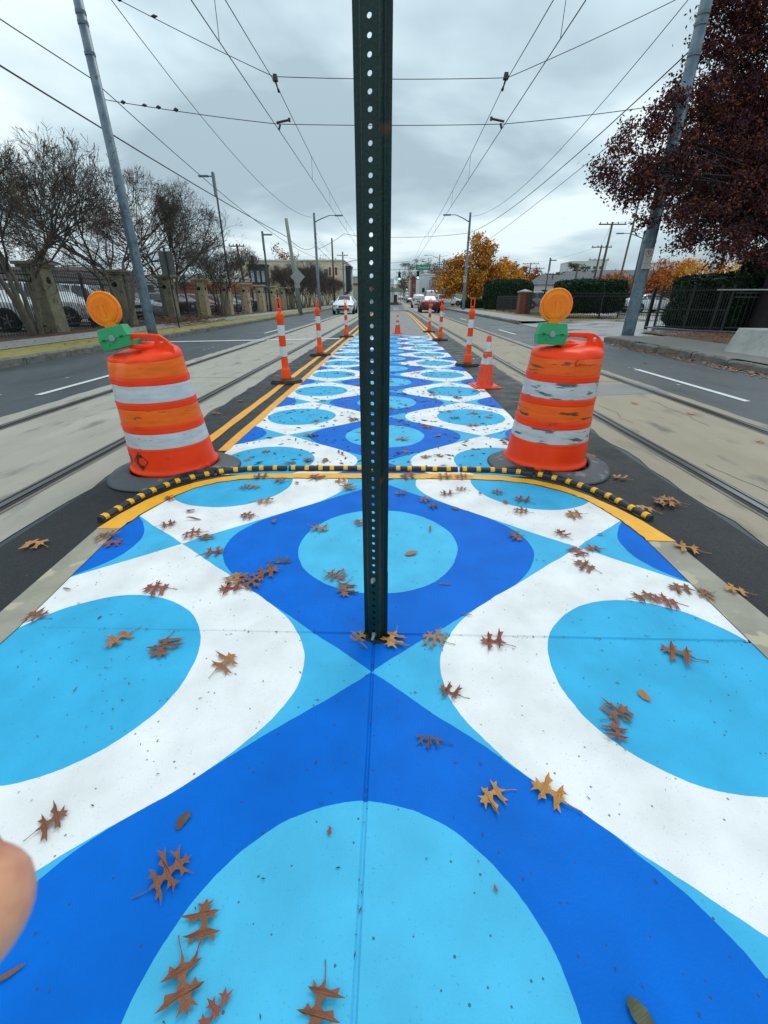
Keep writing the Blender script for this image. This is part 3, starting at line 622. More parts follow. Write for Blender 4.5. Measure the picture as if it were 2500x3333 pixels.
cwh = pm('cone_collar', (.70, .69, .67), (.50, .49, .47), sc=14, rough=.5, c3=(.15, .13, .12), sc3=22, t3=.62)
cor = pm('cone_orange', (.95, .075, .010), (.80, .050, .010), sc=8, rough=.45, c3=(.45, .22, .16), sc3=28, t3=.62)
def cone(label, x, y, h, rz, worn, bw=.37, tip=0):
    t = thing('traffic_cone', label, 'traffic cone', (x, y, 0), rz); k = h/.72
    q = bw/2; b = MB(); b.prism([(-q, -q), (q, -q), (q, q), (-q, q)], 0, .022*k); b.prism([(-q*.86, -q*.86), (q*.86, -q*.86), (q*.86, q*.86), (-q*.86, q*.86)], .022*k, .036*k); b.build('cone_base', cor, t, bev=.012)
    def rr(z): return .028+(.135-.028)*(1-z/.72)
    MB().lathe([(rr(z)*k, z*k) for z in (.036, .10, .20, .3, .4, .5, .6, .70)]+[(.026*k, .722*k), (.020*k, .722*k), (.019*k, .69*k)], 28, cap=False).build('cone_body', cor, t, smooth=True)
    for z0, z1 in ((.335, .435), (.51, .64)): MB().lathe([((rr(z)+.003)*k, z*k) for z in (z0, (z0+z1)/2, z1)], 28, cap=False).build('reflective_collar', cwh, t, smooth=True)
    return t
cone('traffic cone with dirty white collars on the asphalt between near right marker and right drum', 1.42, 6.68, .72, .12, 1, .40)
cone('small battered traffic cone standing on the grey paving at the far end of the mural', .235, 17.6, .66, .3, 1, .34)

# ---------------------------------------------------------------- fallen leaves
LM = [pm('leaf_rust', (.15, .045, .020), (.27, .10, .038), sc=45, rough=.55, c3=(.10, .03, .02), sc3=90, t3=.64), pm('leaf_red', (.20, .035, .025), (.30, .08, .04), sc=45, rough=.5, c3=(.08, .02, .015), sc3=90, t3=.64),
      pm('leaf_tan', (.40, .18, .055), (.30, .11, .035), sc=35, rough=.55, c3=(.15, .06, .02), sc3=80, t3=.66), pm('leaf_dark', (.06, .035, .025), (.11, .06, .035), sc=40, rough=.5), pm('leaf_yellow', (.55, .27, .045), (.36, .14, .03), sc=30, rough=.5, c3=(.18, .07, .02), sc3=70, t3=.64),
      pm('leaf_green', (.035, .05, .015), (.06, .06, .02), sc=40, rough=.45)]
def leafmesh(kind, seed, mat):
    rnd = random.Random(seed*13+5); bm = bmesh.new()
    def J(s=.03): return rnd.uniform(-s, s)
    if kind.startswith('oak'):
        base = [(.02, 0), (.05, .16), (.15, .20), (.32, .08), (.30, .22), (.46, .26), (.24, .32), (.09, .37), (.06, .50), (.14, .60), (.30, .52), (.34, .64), (.50, .70), (.30, .74), (.16, .72), (.10, .80), (.22, .98), (.07, .92)] if seed % 3 else [(.02, 0), (.06, .10), (.16, .08), (.34, .06), (.26, .15), (.36, .23), (.16, .22), (.06, .30), (.055, .38), (.18, .43), (.36, .33), (.33, .44), (.52, .47), (.33, .52), (.34, .64), (.18, .55), (.07, .56), (.06, .64), (.13, .72), (.30, .72), (.19, .79), (.20, .93), (.07, .85)] if seed % 2 else [(.015, 0), (.03, .10), (.11, .12), (.20, .02), (.20, .13), (.35, .09), (.23, .19), (.10, .21), (.05, .28), (.05, .36), (.12, .40), (.24, .31), (.27, .42), (.47, .40), (.34, .50), (.40, .61), (.21, .51), (.08, .48), (.05, .55), (.05, .63), (.11, .70), (.29, .66), (.21, .76), (.33, .92), (.14, .80), (.055, .77), (.04, .85), (.10, .94), (.025, .93)]
        sc_r, sc_l = rnd.uniform(.8, 1.1), rnd.uniform(.75, 1.1)
        if kind == 'oakfold': base = [(x*(.25), y) for x, y in base]; 
        r = [(x*sc_r+J(.004), y+J(.006)) for x, y in base]; 
        lb = base if kind != 'oakfold' else [(x*4, y) for x, y in base]
        l = [(-x*sc_l+J(.004), y*.97+.03*sc_l+J(.006)) for x, y in lb]
        pts = [(0, 0)]+r+[(J(.01), 1.04)]+l[::-1]; wid = 1.0
    elif kind == 'oval': pts = [(.27*sin(t)*(1+.06*sin(9*t)), .5-.5*cos(t)) for t in [2*pi*i/28 for i in range(28)]]
    elif kind == 'lance': pts = [(.07*sin(t), .5-.5*cos(t)) for t in [2*pi*i/18 for i in range(18)]]
    else: pts = [(0, 0), (.2, .2), (.14, .5), (.22, .65), (0, .95), (-.1, .6), (-.26, .5), (-.12, .2)]
    vs = [bm.verts.new((x, y-.5, 0)) for x, y in pts]
    for tr_ in tessellate_polygon([[Vector((x, y, 0)) for x, y in pts]]):
        try: bm.faces.new([vs[k] for k in tr_])
        except ValueError: pass
    bmesh.ops.subdivide_edges(bm, edges=bm.edges[:], cuts=1)
    ph = rnd.uniform(0, 6); c1 = rnd.uniform(.05, .38) if kind.startswith('oak') else .1; 
    for v in bm.verts:
        x, y = v.co.x, v.co.y; v.co.z = c1*x*x*rnd.uniform(.9, 1.1)+.05*sin(y*5+ph)*.6+.12*max(0, y-.2)*c1+.03*sin(9*x+ph)
    mz_ = min(v.co.z for v in bm.verts)
    for v in bm.verts: v.co.z -= mz_-.004
    bmesh.ops.recalc_face_normals(bm, faces=bm.faces[:])
    me = bpy.data.meshes.new('leaf'); bm.to_mesh(me); bm.free()
    m = MB(); wf = rnd.uniform(1.05, 1.5) if kind == 'oak' else 1; bd = rnd.uniform(-.35, .35); p1, p2 = rnd.uniform(0, 6), rnd.uniform(0, 6)
    def shp(x, y, z):
        k = wf*(1+.28*sin(4*y+p1)*(1 if x > 0 else -.7)) if kind.startswith('oak') else 1
        return (x*k+bd*y*y+.02*sin(7*y+p2), y*.93, z)
    m.v = [shp(*v.co) for v in me.vertices]; m.f = [tuple(p.vertices) for p in me.polygons]; m.m = [0]*len(m.f)
    if kind in ('oak', 'oakfold'):
        b = rnd.uniform(-.12, .12); m.tube([shp(0, .25, .03), shp(0, -.1, .022), shp(0, -.48, .02), (bd*.3+b*.4, -.64, .015), (bd*.35+b, -.80, .012)], [.007, .010, .012, .010, .014], 5)
    if kind in ('oval',): m.tube([(0, .4, .012), (0, -.5, .014), (.02, -.62, .01)], .012, 5)
    return m.mesh('leaf', LM[mat])
LC = {}
def leaf(x, y, z, size, rot, kind='oak', mat=0, label=None, var=0, tilt=0):
    k = (kind, var, mat)
    if k not in LC: LC[k] = leafmesh(kind, var, mat)
    o = bpy.data.objects.new('fallen_leaf', LC[k]); COL.objects.link(o); o.location = (x, y, z); o.rotation_euler = (R(tilt), R(tilt*.6), R(rot)); o.scale = (size, size, size)
    return tag(o, label or 'small dry brown oak leaf lying on the far painted pattern', 'leaf', 'fallen leaves on the painted ground')
PITCH = R(26.58); YAW = R(.92)
def G(x, y, z=0.0):
    """photo pixel -> point on the ground plane, where the leaf lay"""
    a = (x-1250)/1388; b = (1666.5-y)/1388; fy = cos(PITCH)+b*sin(PITCH); fz = -sin(PITCH)+b*cos(PITCH)
    X = a*cos(YAW)-fy*sin(YAW); Y = a*sin(YAW)+fy*cos(YAW); t = (z-1.2)/fz; return X*t, Y*t
def z4(x, y): return 300+x/1.659, 1450+y/1.659
def z5(x, y): return 1250+x/1.659, 1450+y/1.659
def z6(x, y): return x/1.3272, 2500+y/1.3272
def z7(x, y): return 1250+x*.7535, 1900+y*.7535
NEAR = [ # where, kind, colour, size, rotation, label
 (z4(85, 490), 'oak', 0, .15, 70, 'ragged rust oak leaf on the left end of the yellow band'), (z4(118, 528), 'oak', 1, .12, 100, 'reddish oak leaf on the dark blue by the left concrete edge'),
 (z4(420, 292), 'oak', 0, .11, 60, 'brown oak leaf touching the inner edge of the yellow curve on the left'), (z4(527, 357), 'bit', 3, .09, 80, 'dark folded leaf standing on the white below the left half circle'),
 (z4(550, 401), 'lance', 0, .12, 85, 'narrow willow-like leaf lying on the white below the folded leaf'), (z4(412, 432), 'oak', 0, .11, -60, 'orange brown oak leaf on the cyan edge at far left'),
 (z4(540, 480), 'oak', 1, .13, 110, 'dark red oak leaf by the left white crossing point'), (z4(618, 498), 'oak', 0, .10, 20, 'small brown oak leaf just right of the left crossing point'),
 (z4(660, 578), 'oak', 1, .13, -80, 'dark oak leaf on the cyan wedge below the left crossing point'), (z4(825, 226), 'oak', 0, .10, 100, 'small oak leaf on the blue half circle, left of a pair'),
 (z4(878, 225), 'oak', 2, .11, 75, 'tan oak leaf on the right edge of the upper left half circle'), (z4(935, 303), 'oak', 2, .15, -85, 'pale tan oak leaf on the white in the upper left'),
 (z4(840, 382), 'oak', 0, .12, 80, 'brown oak leaf on the white above the dark blue ring left'), (z4(1018, 193), 'oak', 0, .12, 60, 'oak leaf just below the yellow band left of the post'),
 (z4(912, 172), 'oak', 0, .14, 95, 'flat oak leaf on the straight yellow band, left'), (z4(1105, 204), 'bit', 1, .07, 40, 'tiny dark red leaf scrap under the yellow band left of the post'),
 (z4(1212, 177), 'oak', 0, .14, 60, 'curled oak leaf on the yellow band close left of the post'), (z4(1380, 230), 'oak', 2, .15, 30, 'tan oak leaf on cyan at the left foot of the yellow band beside the post'),
 (z4(983, 412), 'bit', 1, .07, 0, 'small maroon leaf scrap on the dark blue ring upper left'), (z4(1225, 456), 'oak', 2, .13, -110, 'pale tan oak leaf at the edge of the middle light circle'),
 (z4(1440, 424), 'oak', 1, .10, 30, 'dark spiky leaf on the light circle touching the left side of the post'), (z4(345, 775), 'oak', 1, .14, 100, 'red-brown oak leaf alone on the white at left'),
 (z4(785, 722), 'oak', 2, .14, 20, 'topmost oak leaf of the heap on the dark blue ring edge'), (z4(752, 772), 'oak', 1, .13, 95, 'dark red oak leaf at the lower left of the heap on the ring edge'),
 (z4(868, 740), 'oak', 0, .14, -40, 'brown oak leaf in the middle of the heap on the ring edge'), (z4(945, 688), 'oak', 0, .14, -70, 'brown oak leaf at the upper right of the heap on the ring'),
 (z4(1025, 636), 'oakfold', 3, .12, -90, 'dark half-folded leaf on the dark blue ring left of the post'), (z4(1318, 712), 'oak', 0, .13, -120, 'rust oak leaf on the lower rim of the middle light circle'),
 (z4(1362, 778), 'oak', 0, .14, 175, 'oak leaf hanging below another at the light circle lower rim'), (z4(152, 1050), 'oak', 2, .13, 150, 'tan oak leaf with long stem on the left blue circle'),
 (z4(385, 1095), 'oak', 0, .14, -170, 'brown many-lobed oak leaf on the left blue circle beside the tan one'), (z4(1345, 193), 'oak', 2, .12, 100, 'oak leaf lying on the yellow band edge just left of the post'),
 (z5(92, 262), 'oak', 0, .09, 80, 'small oak leaf on the dark blue just right of the post top'), (z5(225, 297), 'oak', 0, .11, -90, 'brown oak leaf on the upper dark blue, right of the post'),
 (z5(268, 330), 'oak', 3, .09, 95, 'dim leaf on the dark blue below another, right of the post'), (z5(340, 265), 'oak', 1, .12, 90, 'red oak leaf on the white band right of the post'),
 (z5(415, 238), 'oak', 1, .10, 75, 'small red oak leaf above another on the white band'), (z5(382, 343), 'bit', 3, .08, 60, 'dark leaf scrap on the dark blue near the white band right'),
 (z5(517, 262), 'bit', 1, .05, 30, 'tiny red scrap at the left rim of the right half circle'), (z5(610, 254), 'oak', 1, .10, 80, 'small dark red oak leaf high on the right half circle'),
 (z5(655, 310), 'oval', 0, .06, 10, 'small round brown leaf on the white under the right half circle'), (z5(747, 297), 'oak', 0, .13, 60, 'brown oak leaf with upright stem on the right half circle'),
 (z5(737, 356), 'oak', 1, .12, 75, 'dark red oak leaf crossing the lower rim of the right half circle'), (z5(1025, 378), 'oak', 2, .13, 90, 'orange tan oak leaf with stem to the right on the white, right'),
 (z5(957, 482), 'oak', 1, .11, 20, 'red oak leaf on the white above the right crossing point'), (z5(1165, 482), 'bit', 1, .05, 80, 'tiny maroon scrap right of the right crossing point'),
 (z5(1055, 578), 'oak', 1, .13, 10, 'dark red oak leaf lying on the right crossing point'), (z5(1130, 562), 'oak', 0, .11, 95, 'brown oak leaf just right of the right crossing point'),
 (z5(1080, 650), 'oak', 0, .13, 50, 'rust oak leaf just below the right crossing point'), (z5(706, 498), 'oak', 0, .11, -150, 'brown star-like leaf at the right side of the dark blue ring'),
 (z5(248, 455), 'lance', 0, .09, 0, 'small teardrop leaf on the middle light circle right of the post'), (z5(145, 585), 'oval', 2, .085, 120, 'olive tan oval leaf on the middle light circle right of the post'),
 (z5(130, 168), 'oak', 0, .15, 95, 'oak leaf on the yellow band just right of the post'), (z5(325, 172), 'oak', 2, .15, -85, 'tan oak leaf on the yellow band, second right of the post'),
 (z5(415, 170), 'oak', 0, .13, 90, 'oak leaf on the yellow band, third right of the post'), (z5(1600, 772), 'oak', 0, .13, 75, 'brown oak leaf by the right concrete edge on the white'),
 (z5(1400, 820), 'oak', 0, .13, -80, 'left one of two joined oak leaves above the right blue circle'), (z5(1515, 842), 'oak', 1, .13, 80, 'right one of two joined oak leaves above the right blue circle'),
 (z5(1585, 1122), 'oak', 0, .14, 60, 'brown oak leaf inside the upper part of the right blue circle'), (z5(590, 1060), 'oak', 1, .12, 80, 'red oak leaf on the white just below the joint, right'),
 (z5(275, 1040), 'oak', 2, .12, 70, 'tan oak leaf with stem at the edge of cyan and blue below the joint'), (z5(45, 1048), 'oak', 4, .12, 160, 'orange yellow curled oak leaf at the foot of the green post'),
 (z5(1270, 178), 'oak', 4, .13, 40, 'yellow tan leaf on black asphalt right of the right drum base'), (z5(1520, 305), 'oak', 2, .20, 80, 'large tan oak leaf on the black asphalt at the right'),
 (z5(1410, 345), 'oak', 4, .14, 60, 'pale yellow leaf on asphalt behind the end of the rubber strip'), (z5(1115, 58), 'oak', 2, .12, 90, 'tan leaf on the asphalt near the right drum, upper of two'),
 (z5(1160, 102), 'oak', 2, .12, 80, 'tan leaf on the asphalt near the right drum, lower of two'), (z5(1635, 555), 'oak', 4, .16, 60, 'orange leaf on the asphalt beyond the yellow right tip'),
 (z5(330, 751), 'lance', 3, .07, 88, 'thin dark twig-like leaf on the dark blue right of the post'), (z5(447, 915), 'lance', 0, .06, 75, 'little brown sliver at the edge of blue and white right'),
 (z6(225, 235), 'oak', 0, .085, -45, 'red-brown oak leaf on the white above the fingertip'), (z6(790, 226), 'oval', 3, .055, -20, 'dark oval leaf on the near dark blue ring'),
 (z6(740, 458), 'oak', 0, .115, -45, 'large whole brown oak leaf on the near dark blue ring'), (z6(890, 672), 'oak', 0, .10, 10, 'brown oak leaf with deep lobes, upper of two on the near light circle'),
 (z6(800, 930), 'oak', 0, .115, -150, 'brown oak leaf with deep lobes, lower of two on the near light circle'), (z6(940, 1055), 'oakfold', 1, .085, -35, 'folded dark red leaf at the bottom edge on the light circle'),
 (z6(1375, 1025), 'oak', 0, .09, 170, 'brown spiky oak leaf at the bottom edge left of the centre joint'), (z6(1423, 272), 'bit', 0, .03, 10, 'little brown leaf scrap at the top of the near light circle'),
 (z6(36, 895), 'lance', 0, .07, -55, 'small pointed leaf by the left edge under the fingertip'), ((734, 2160), 'oak', 2, .115, -30, 'tan oak leaf alone on the white left of the post'),
 (z7(285, 472), 'oak', 0, .095, 60, 'brown oak leaf on the cyan wedge right of the post'), (z7(195, 672), 'oakfold', 3, .105, 75, 'dark half oak leaf on the dark blue below the cyan wedge'),
 (z7(465, 912), 'oak', 4, .10, 115, 'golden leaf with three lobes on the dark blue, left of another golden leaf'), (z7(715, 912), 'oak', 4, .12, 55, 'large golden oak leaf crossing the blue and white edge'),
 (z7(1015, 562), 'oak', 0, .11, -60, 'big brown oak leaf on the right blue circle'), (z7(1008, 645), 'oak', 1, .09, -10, 'reddish oak leaf tucked under the big one on the right circle'),
 (z7(1120, 485), 'oval', 2, .058, 15, 'brown oval leaf on the right blue circle'), (z7(1112, 1880), 'oval', 5, .075, 30, 'dark green leaf cut by the bottom right edge on the dark blue'),
 (z7(480, 1316), 'bit', 1, .022, 10, 'tiny dark scrap on the near light circle right of the joint'), ((325, 2010), 'bit', 3, .03, 0, 'dark speck of leaf on the left white'), ((245, 2245), 'lance', 3, .03, 0, 'small dark sliver on the left blue circle'),
 ((120, 1770), 'oak', 4, .15, 80, 'tan leaf on the black asphalt at the far left'), ((2395, 1925), 'oak', 4, .12, 70, 'orange leaf on the asphalt beside the right concrete edge'),
 ((218, 1918), 'lance', 0, .07, 70, 'small brown sliver on the left concrete edge'), ((125, 2003), 'oak', 0, .11, 70, 'brown oak leaf on the white near the left concrete edge'), ((2165, 1640), 'oak', 2, .17, 70, 'tan leaf lying on the asphalt by the right rail'),
 ((2290, 1935), 'oak', 0, .10, 110, 'oak leaf on the white near the right concrete edge, above the joint')]
for i, ((px, py), kd, mt, sz, rot, lb) in enumerate(NEAR):
    x, y = G(px, py, .01); leaf(x, y, .012 if not (2.05 < y < 3.06) else .016, sz*.86, rot, kd, mt, lb, var=i % 9, tilt=random.uniform(-4, 4))
leaf(-.118, 1.268, .02, .062, -20, 'oak', 4, 'tan leaf caught upright at the left side of the post foot', 3, 60)
leaf(-.098, 1.225, .02, .045, 60, 'lance', 2, 'pale curled sliver in the gap at the post foot', 1, 20)
rl = random.Random(11); SEEN = set()
for i in range(180):
    y = 3.25+13.2*rl.random()**1.15; x = rl.uniform(-1.38, 1.34)
    kd = rl.choice(['oak', 'oak', 'oak', 'lance', 'bit']); mt = rl.choice([0, 1, 1, 3, 0, 2]); sz = rl.uniform(.06, .15)
    s_ = (x+.055)/.955; q_ = (y-5.558)/.748; u_ = abs((s_+1) % 2-1); v_ = abs((q_+1) % 2-1)
    on = 'light blue circle' if hypot(u_*.955, v_*.748) < .38 or hypot((1-u_)*.955, (1-v_)*.748) < .38 else ('dark blue ring' if u_+v_ < 1 and u_+1.087*v_*v_ < .77 else ('white ring' if (1-u_)+(1-v_) < 1 and (1-u_)+1.087*(1-v_)**2 < .77 else 'pale blue wedge'))
    row = ['first', 'second', 'third', 'fourth', 'fifth', 'sixth', 'seventh', 'eighth', 'ninth'][min(8, int((y-3.2)/1.5))]
    lb = f"{'tiny' if sz < .09 else ('small' if sz < .12 else 'larger')} {['rust', 'reddish', 'tan', 'dark'][mt]} {dict(oak='oak leaf', lance='sliver leaf', bit='leaf scrap')[kd]} on a {on}, {'left side' if x < -.35 else ('right side' if x > .35 else 'middle')}, {row} row"
    if lb in SEEN: continue
    SEEN.add(lb)
    leaf(x, y, .008, sz, rl.uniform(0, 360), kd, mt, lb, rl.randint(0, 8), rl.uniform(-8, 8))
for i in range(26):
    y = rl.uniform(3.2, 12); x = rl.choice([rl.uniform(-2.1, -1.85), rl.uniform(1.4, 2.3), rl.uniform(2.4, 3.9), rl.uniform(5, 6.5)])
    mt = rl.choice([2, 4, 0]); pl_ = 'left black asphalt strip' if x < 0 else ('right black asphalt strip' if x < 2.05 else ('concrete beside the right inner rail' if x < 2.4 else ('tan concrete between the right rails' if x < 4 else 'right-hand traffic lane')))
    lb = f"{['brown', '', 'tan', '', 'yellowish'][mt]} dry leaf on the {pl_}, about {['three', 'four', 'five', 'six', 'seven', 'eight', 'nine', 'ten', 'eleven', 'twelve'][int(y)-3]} metres off"
    if lb in SEEN: continue
    SEEN.add(lb); leaf(x, y, .008, rl.uniform(.08, .13), rl.uniform(0, 360), 'oak', mt, lb, rl.randint(0, 8), 5)
# crumbs of leaf and grit: nobody could count them
m = MB()
for i in range(2700):
    if i < 430: y = .2+2.7*rl.random(); x = rl.uniform(-1.4, 1.3); s_ = rl.uniform(.001, .0034); z = .0105
    elif i >= 2600:
        if i % 3: x = rl.uniform(-1.45, 1.37); y = 1.297-.012*x+rl.gauss(0, .008)
        else: x = -.06+rl.gauss(0, .005); y = rl.uniform(.2, 1.29)
        s_ = rl.uniform(.0012, .0035); z = .0075
    else: y = 3.1+13.4*rl.random(); x = rl.uniform(-1.4, 1.33); s_ = rl.uniform(.004, .016); z = .0065
    a = rl.uniform(0, pi); l = s_*rl.uniform(1, 3.2); c, q = cos(a), sin(a)
    m.add([(x-c*l, y-q*l, z), (x+q*s_*.6, y-c*s_*.6, z+s_*.5), (x+c*l, y+q*l, z), (x-q*s_*.6, y+c*s_*.6, z+.001)], [(0, 1, 2, 3)], rl.choice([0, 0, 1]))
tag(m.build('leaf_crumbs', [LM[3], pm('crumb_dark', (.05, .03, .02), (.12, .06, .03), sc=30, rough=.6)]), 'scattered crumbs of dry leaf on the painted ground', 'litter', kind='stuff')
m = MB()
for i in range(5200):
    if i < 2600: x = 8.75+2.7*rl.random()**1.0; y = 6+10.3*rl.random(); z = .19
    elif i < 3600: x = 6.35-.35*rl.random()**2+.2; y = 5+10*rl.random(); z = .01 if x < 6.56 else .17
    elif i < 4400: x = rl.uniform(8.9, 12.5); y = 25+25*rl.random(); z = .18
    else: x = rl.uniform(-12.2, -7.4); y = rl.uniform(9, 40); z = .185
    s_ = rl.uniform(.02, .05); a = rl.uniform(0, pi); c, q = cos(a)*s_, sin(a)*s_
    m.add([(x-c, y-q, z), (x+q*.7, y-c*.7, z+s_*.4), (x+c, y+q, z+s_*.2), (x-q*.7, y+c*.7, z+s_*.3)], [(0, 1, 2, 3)], rl.choice([0, 1, 2, 3] if i < 4400 else [3, 0]))
tag(m.build('leaf_litter', [LM[0], LM[1], LM[2], LM[3]]), 'carpet of small fallen leaves along the verges and gutters', 'leaf litter', kind='stuff')

# ---------------------------------------------------------------- fingertip of the hand that holds the phone
hm = MB(); Mc = Matrix.Translation((0, 0, 1.2)) @ Euler((R(90-26.58), 0, R(.92))).to_matrix().to_4x4()
def fin(pts, rs, seg=16):
    P = []; Rr = []
    for i in range(len(pts)-1):
        for k in range(4):
            t = k/4; P.append(Vector(pts[i]).lerp(Vector(pts[i+1]), t)); Rr.append(rs[i]+(rs[i+1]-rs[i])*t)
    P.append(Vector(pts[-1])); Rr.append(rs[-1])
    d = (P[0]-P[1]).normalized(); r0 = Rr[0]
    capP = [P[0]+d*r0*k for k in (.98, .9, .72, .4)]; capR = [r0*.18, r0*.44, r0*.70, r0*.92]
    hm.tube([Mc @ (p+Vector((.0042, -.0005, 0))) for p in capP+P], capR+Rr, seg)
fin([(-.0545, -.0470, -.0500), (-.079, -.050, -.047), (-.102, -.054, -.030), (-.128, -.055, .012)], [.0078, .0088, .0092, .0105])
fin([(-.088, -.078, -.048), (-.100, -.078, -.040), (-.118, -.076, -.020), (-.136, -.074, .015)], [.0076, .0086, .0092, .0105])
fin([(-.092, -.098, -.042), (-.106, -.098, -.036), (-.122, -.095, -.015), (-.138, -.092, .016)], [.0074, .0084, .0090, .0102])
fin([(-.098, -.116, -.034), (-.110, -.116, -.028), (-.124, -.112, -.008), (-.138, -.108, .018)], [.0064, .0072, .0078, .0092])
fin([(-.070, -.040, .040), (-.090, -.050, .046), (-.115, -.070, .050), (-.135, -.100, .045)], [.0088, .0098, .0112, .0140])
fin([(-.132, -.058, .014), (-.140, -.075, .045), (-.150, -.100, .080), (-.160, -.135, .13), (-.175, -.19, .20)], [.012, .024, .026, .026, .034])
fin([(-.138, -.100, .016), (-.142, -.105, .045), (-.150, -.115, .080), (-.160, -.140, .13)], [.012, .022, .026, .026])
skin = pm('skin', (.50, .17, .10), (.74, .36, .22), sc=70, rough=.5, lo=.4, hi=.6); skin.node_tree.nodes['Principled BSDF'].inputs['Subsurface Weight'].default_value = .25; skin.node_tree.nodes['Principled BSDF'].inputs['Subsurface Radius'].default_value = (.01, .004, .002)
ho = hm.build('person', skin, smooth=True); tag(ho, 'out-of-focus fingertip of a bare hand reaching in at the lower left edge', 'person')
rm = ho.modifiers.new('r', 'REMESH'); rm.mode = 'VOXEL'; rm.voxel_size = .0016; rm.use_smooth_shade = True
sm_ = ho.modifiers.new('s', 'SMOOTH'); sm_.iterations = 6; sm_.factor = .5
nl = MB(); nl.lathe([(.0001, .0007), (.0035, .0005), (.0055, 0)], 16, fn=lambda p, a, z: Vector((p.x*1.2, p.y, p.z)), cap=False)
no = nl.build('fingernail', pm('nail', (.75, .45, .33), rough=.3), ho, smooth=True); no.matrix_local = Mc @ Matrix.Translation((-.058, -.0485, -.0590)) @ Matrix.Rotation(R(180), 4, 'X')

# ---------------------------------------------------------------- poles
galv = pm('galvanised_steel', (.085, .13, .165), (.15, .20, .235), sc=5, rough=.45, metal=.35, bump=.1, bs=30, c3=(.06, .085, .105), sc3=7, t3=.64)
wood = pm('pole_wood', (.075, .055, .045), (.12, .09, .075), sc=6, rough=.85, stretch=(8, 8, 1))
blackm = pm('black_iron', (.012, .012, .014), (.02, .02, .022), sc=20, rough=.45)
wirem = pm('wire', (.02, .022, .03), rough=.5)
def steel_pole(label, x, y, h, r0, r1, arm=None, name='street_pole', coll=True, mat=galv, lean=0):
    t = thing(name, label, 'pole', (x, y, 0)); m = MB()
    m.tube([(0, 0, -.02), (lean*.3/h, 0, .3), (lean, 0, h)], [r0, r0, r1], 20); m.lathe([(r0*1.35, .0), (r0*1.3, .06), (r0*1.02, .12)], 20); m.lathe([(r1, h), (r1*1.1, h+.03), (r1*.3, h+.08)], 12, c=(lean, 0, 0))
    m.build('shaft', mat, t, smooth=True)
    if coll:
        for z in (2.75, h*.78, h*.80, h*.72): rr = r0+(r1-r0)*z/h; MB().lathe([(rr+.002, z-.04), (rr+.012, z-.035), (rr+.012, z+.035), (rr+.002, z+.04)], 20, cap=False, c=(lean*z/h, 0, 0)).build('band_clamp', galv, t)
    if arm:
        L_, za, rise = arm; m = MB(); s = 1 if L_ > 0 else -1; m.tube([(0, 0, za), (L_*.3, 0, za+rise*.55), (L_*.62, 0, za+rise), (L_*.98, 0, za+rise)], [.05, .045, .035, .03], 8)
        m.box((L_, 0, za+rise-.01), (.75, .26, .10)); m.box((s*.02, -.18, za-.5), (.16, .16, 1.5)); m.build('lamp_arm', galv, t)
    return t
pl = steel_pole('tall leaning-looking galvanised tram pole on the left verge in front of bare trees', -7.93, 15.2, 9.6, .15, .105)
pr = steel_pole('thick galvanised pole at the right kerb carrying a no parking sign', 7.88, 15.5, 9.6, .19, .13)
steel_pole('street light pole with arm reaching right, left pavement beyond the leaning pole', -7.62, 50, 8.6, .16, .10, (2.4, 7.9, .55), 'street_light')
steel_pole('street light pole with arm reaching left beside the orange tree', 7.72, 51, 8.75, .16, .10, (-2.3, 8.0, .62), 'street_light')
steel_pole('small far street light pole beyond the red-brown sedan on the right', 10.6, 110, 9.9, .17, .10, (-3.1, 9.0, .8), 'street_light', coll=False)
steel_pole('far street light pole by the corner of the tan building', -8.45, 85, 8.3, .17, .12, (3.2, 6.6, .5), 'street_light', coll=False)
steel_pole('thin black parking lot light pole in front of the tan building', -11.56, 45, 6.4, .10, .08, (.45, 6.3, .02), 'lot_light', coll=False, mat=blackm)
steel_pole('dark parking lot light pole sticking out above the bare trees', -13.5, 40, 9.6, .085, .065, (-.8, 9.45, .05), 'lot_light', coll=False, mat=blackm)
def text(s_, size, parent, loc, rot, mat, name='lettering', ex=.001):
    cu = bpy.data.curves.new('t', 'FONT'); cu.body = s_; cu.size = size; cu.align_x = 'CENTER'; cu.align_y = 'CENTER'; cu.extrude = ex
    o = bpy.data.objects.new('t', cu); COL.objects.link(o); dg = bpy.context.evaluated_depsgraph_get(); me = bpy.data.meshes.new_from_object(o.evaluated_get(dg)); bpy.data.objects.remove(o)
    me.materials.clear(); me.materials.append(mat); q = bpy.data.objects.new(name, me); COL.objects.link(q); q.parent = parent; q.location = loc; q.rotation_euler = rot; return q
signw = pm('sign_white', (.50, .50, .47), (.40, .40, .37), sc=9, rough=.5); redp = pm('sign_red', (.30, .015, .02), rough=.5); ink = pm('sign_ink', (.06, .05, .05), rough=.5); ink2 = pm('sign_faded', (.30, .28, .26), rough=.6)
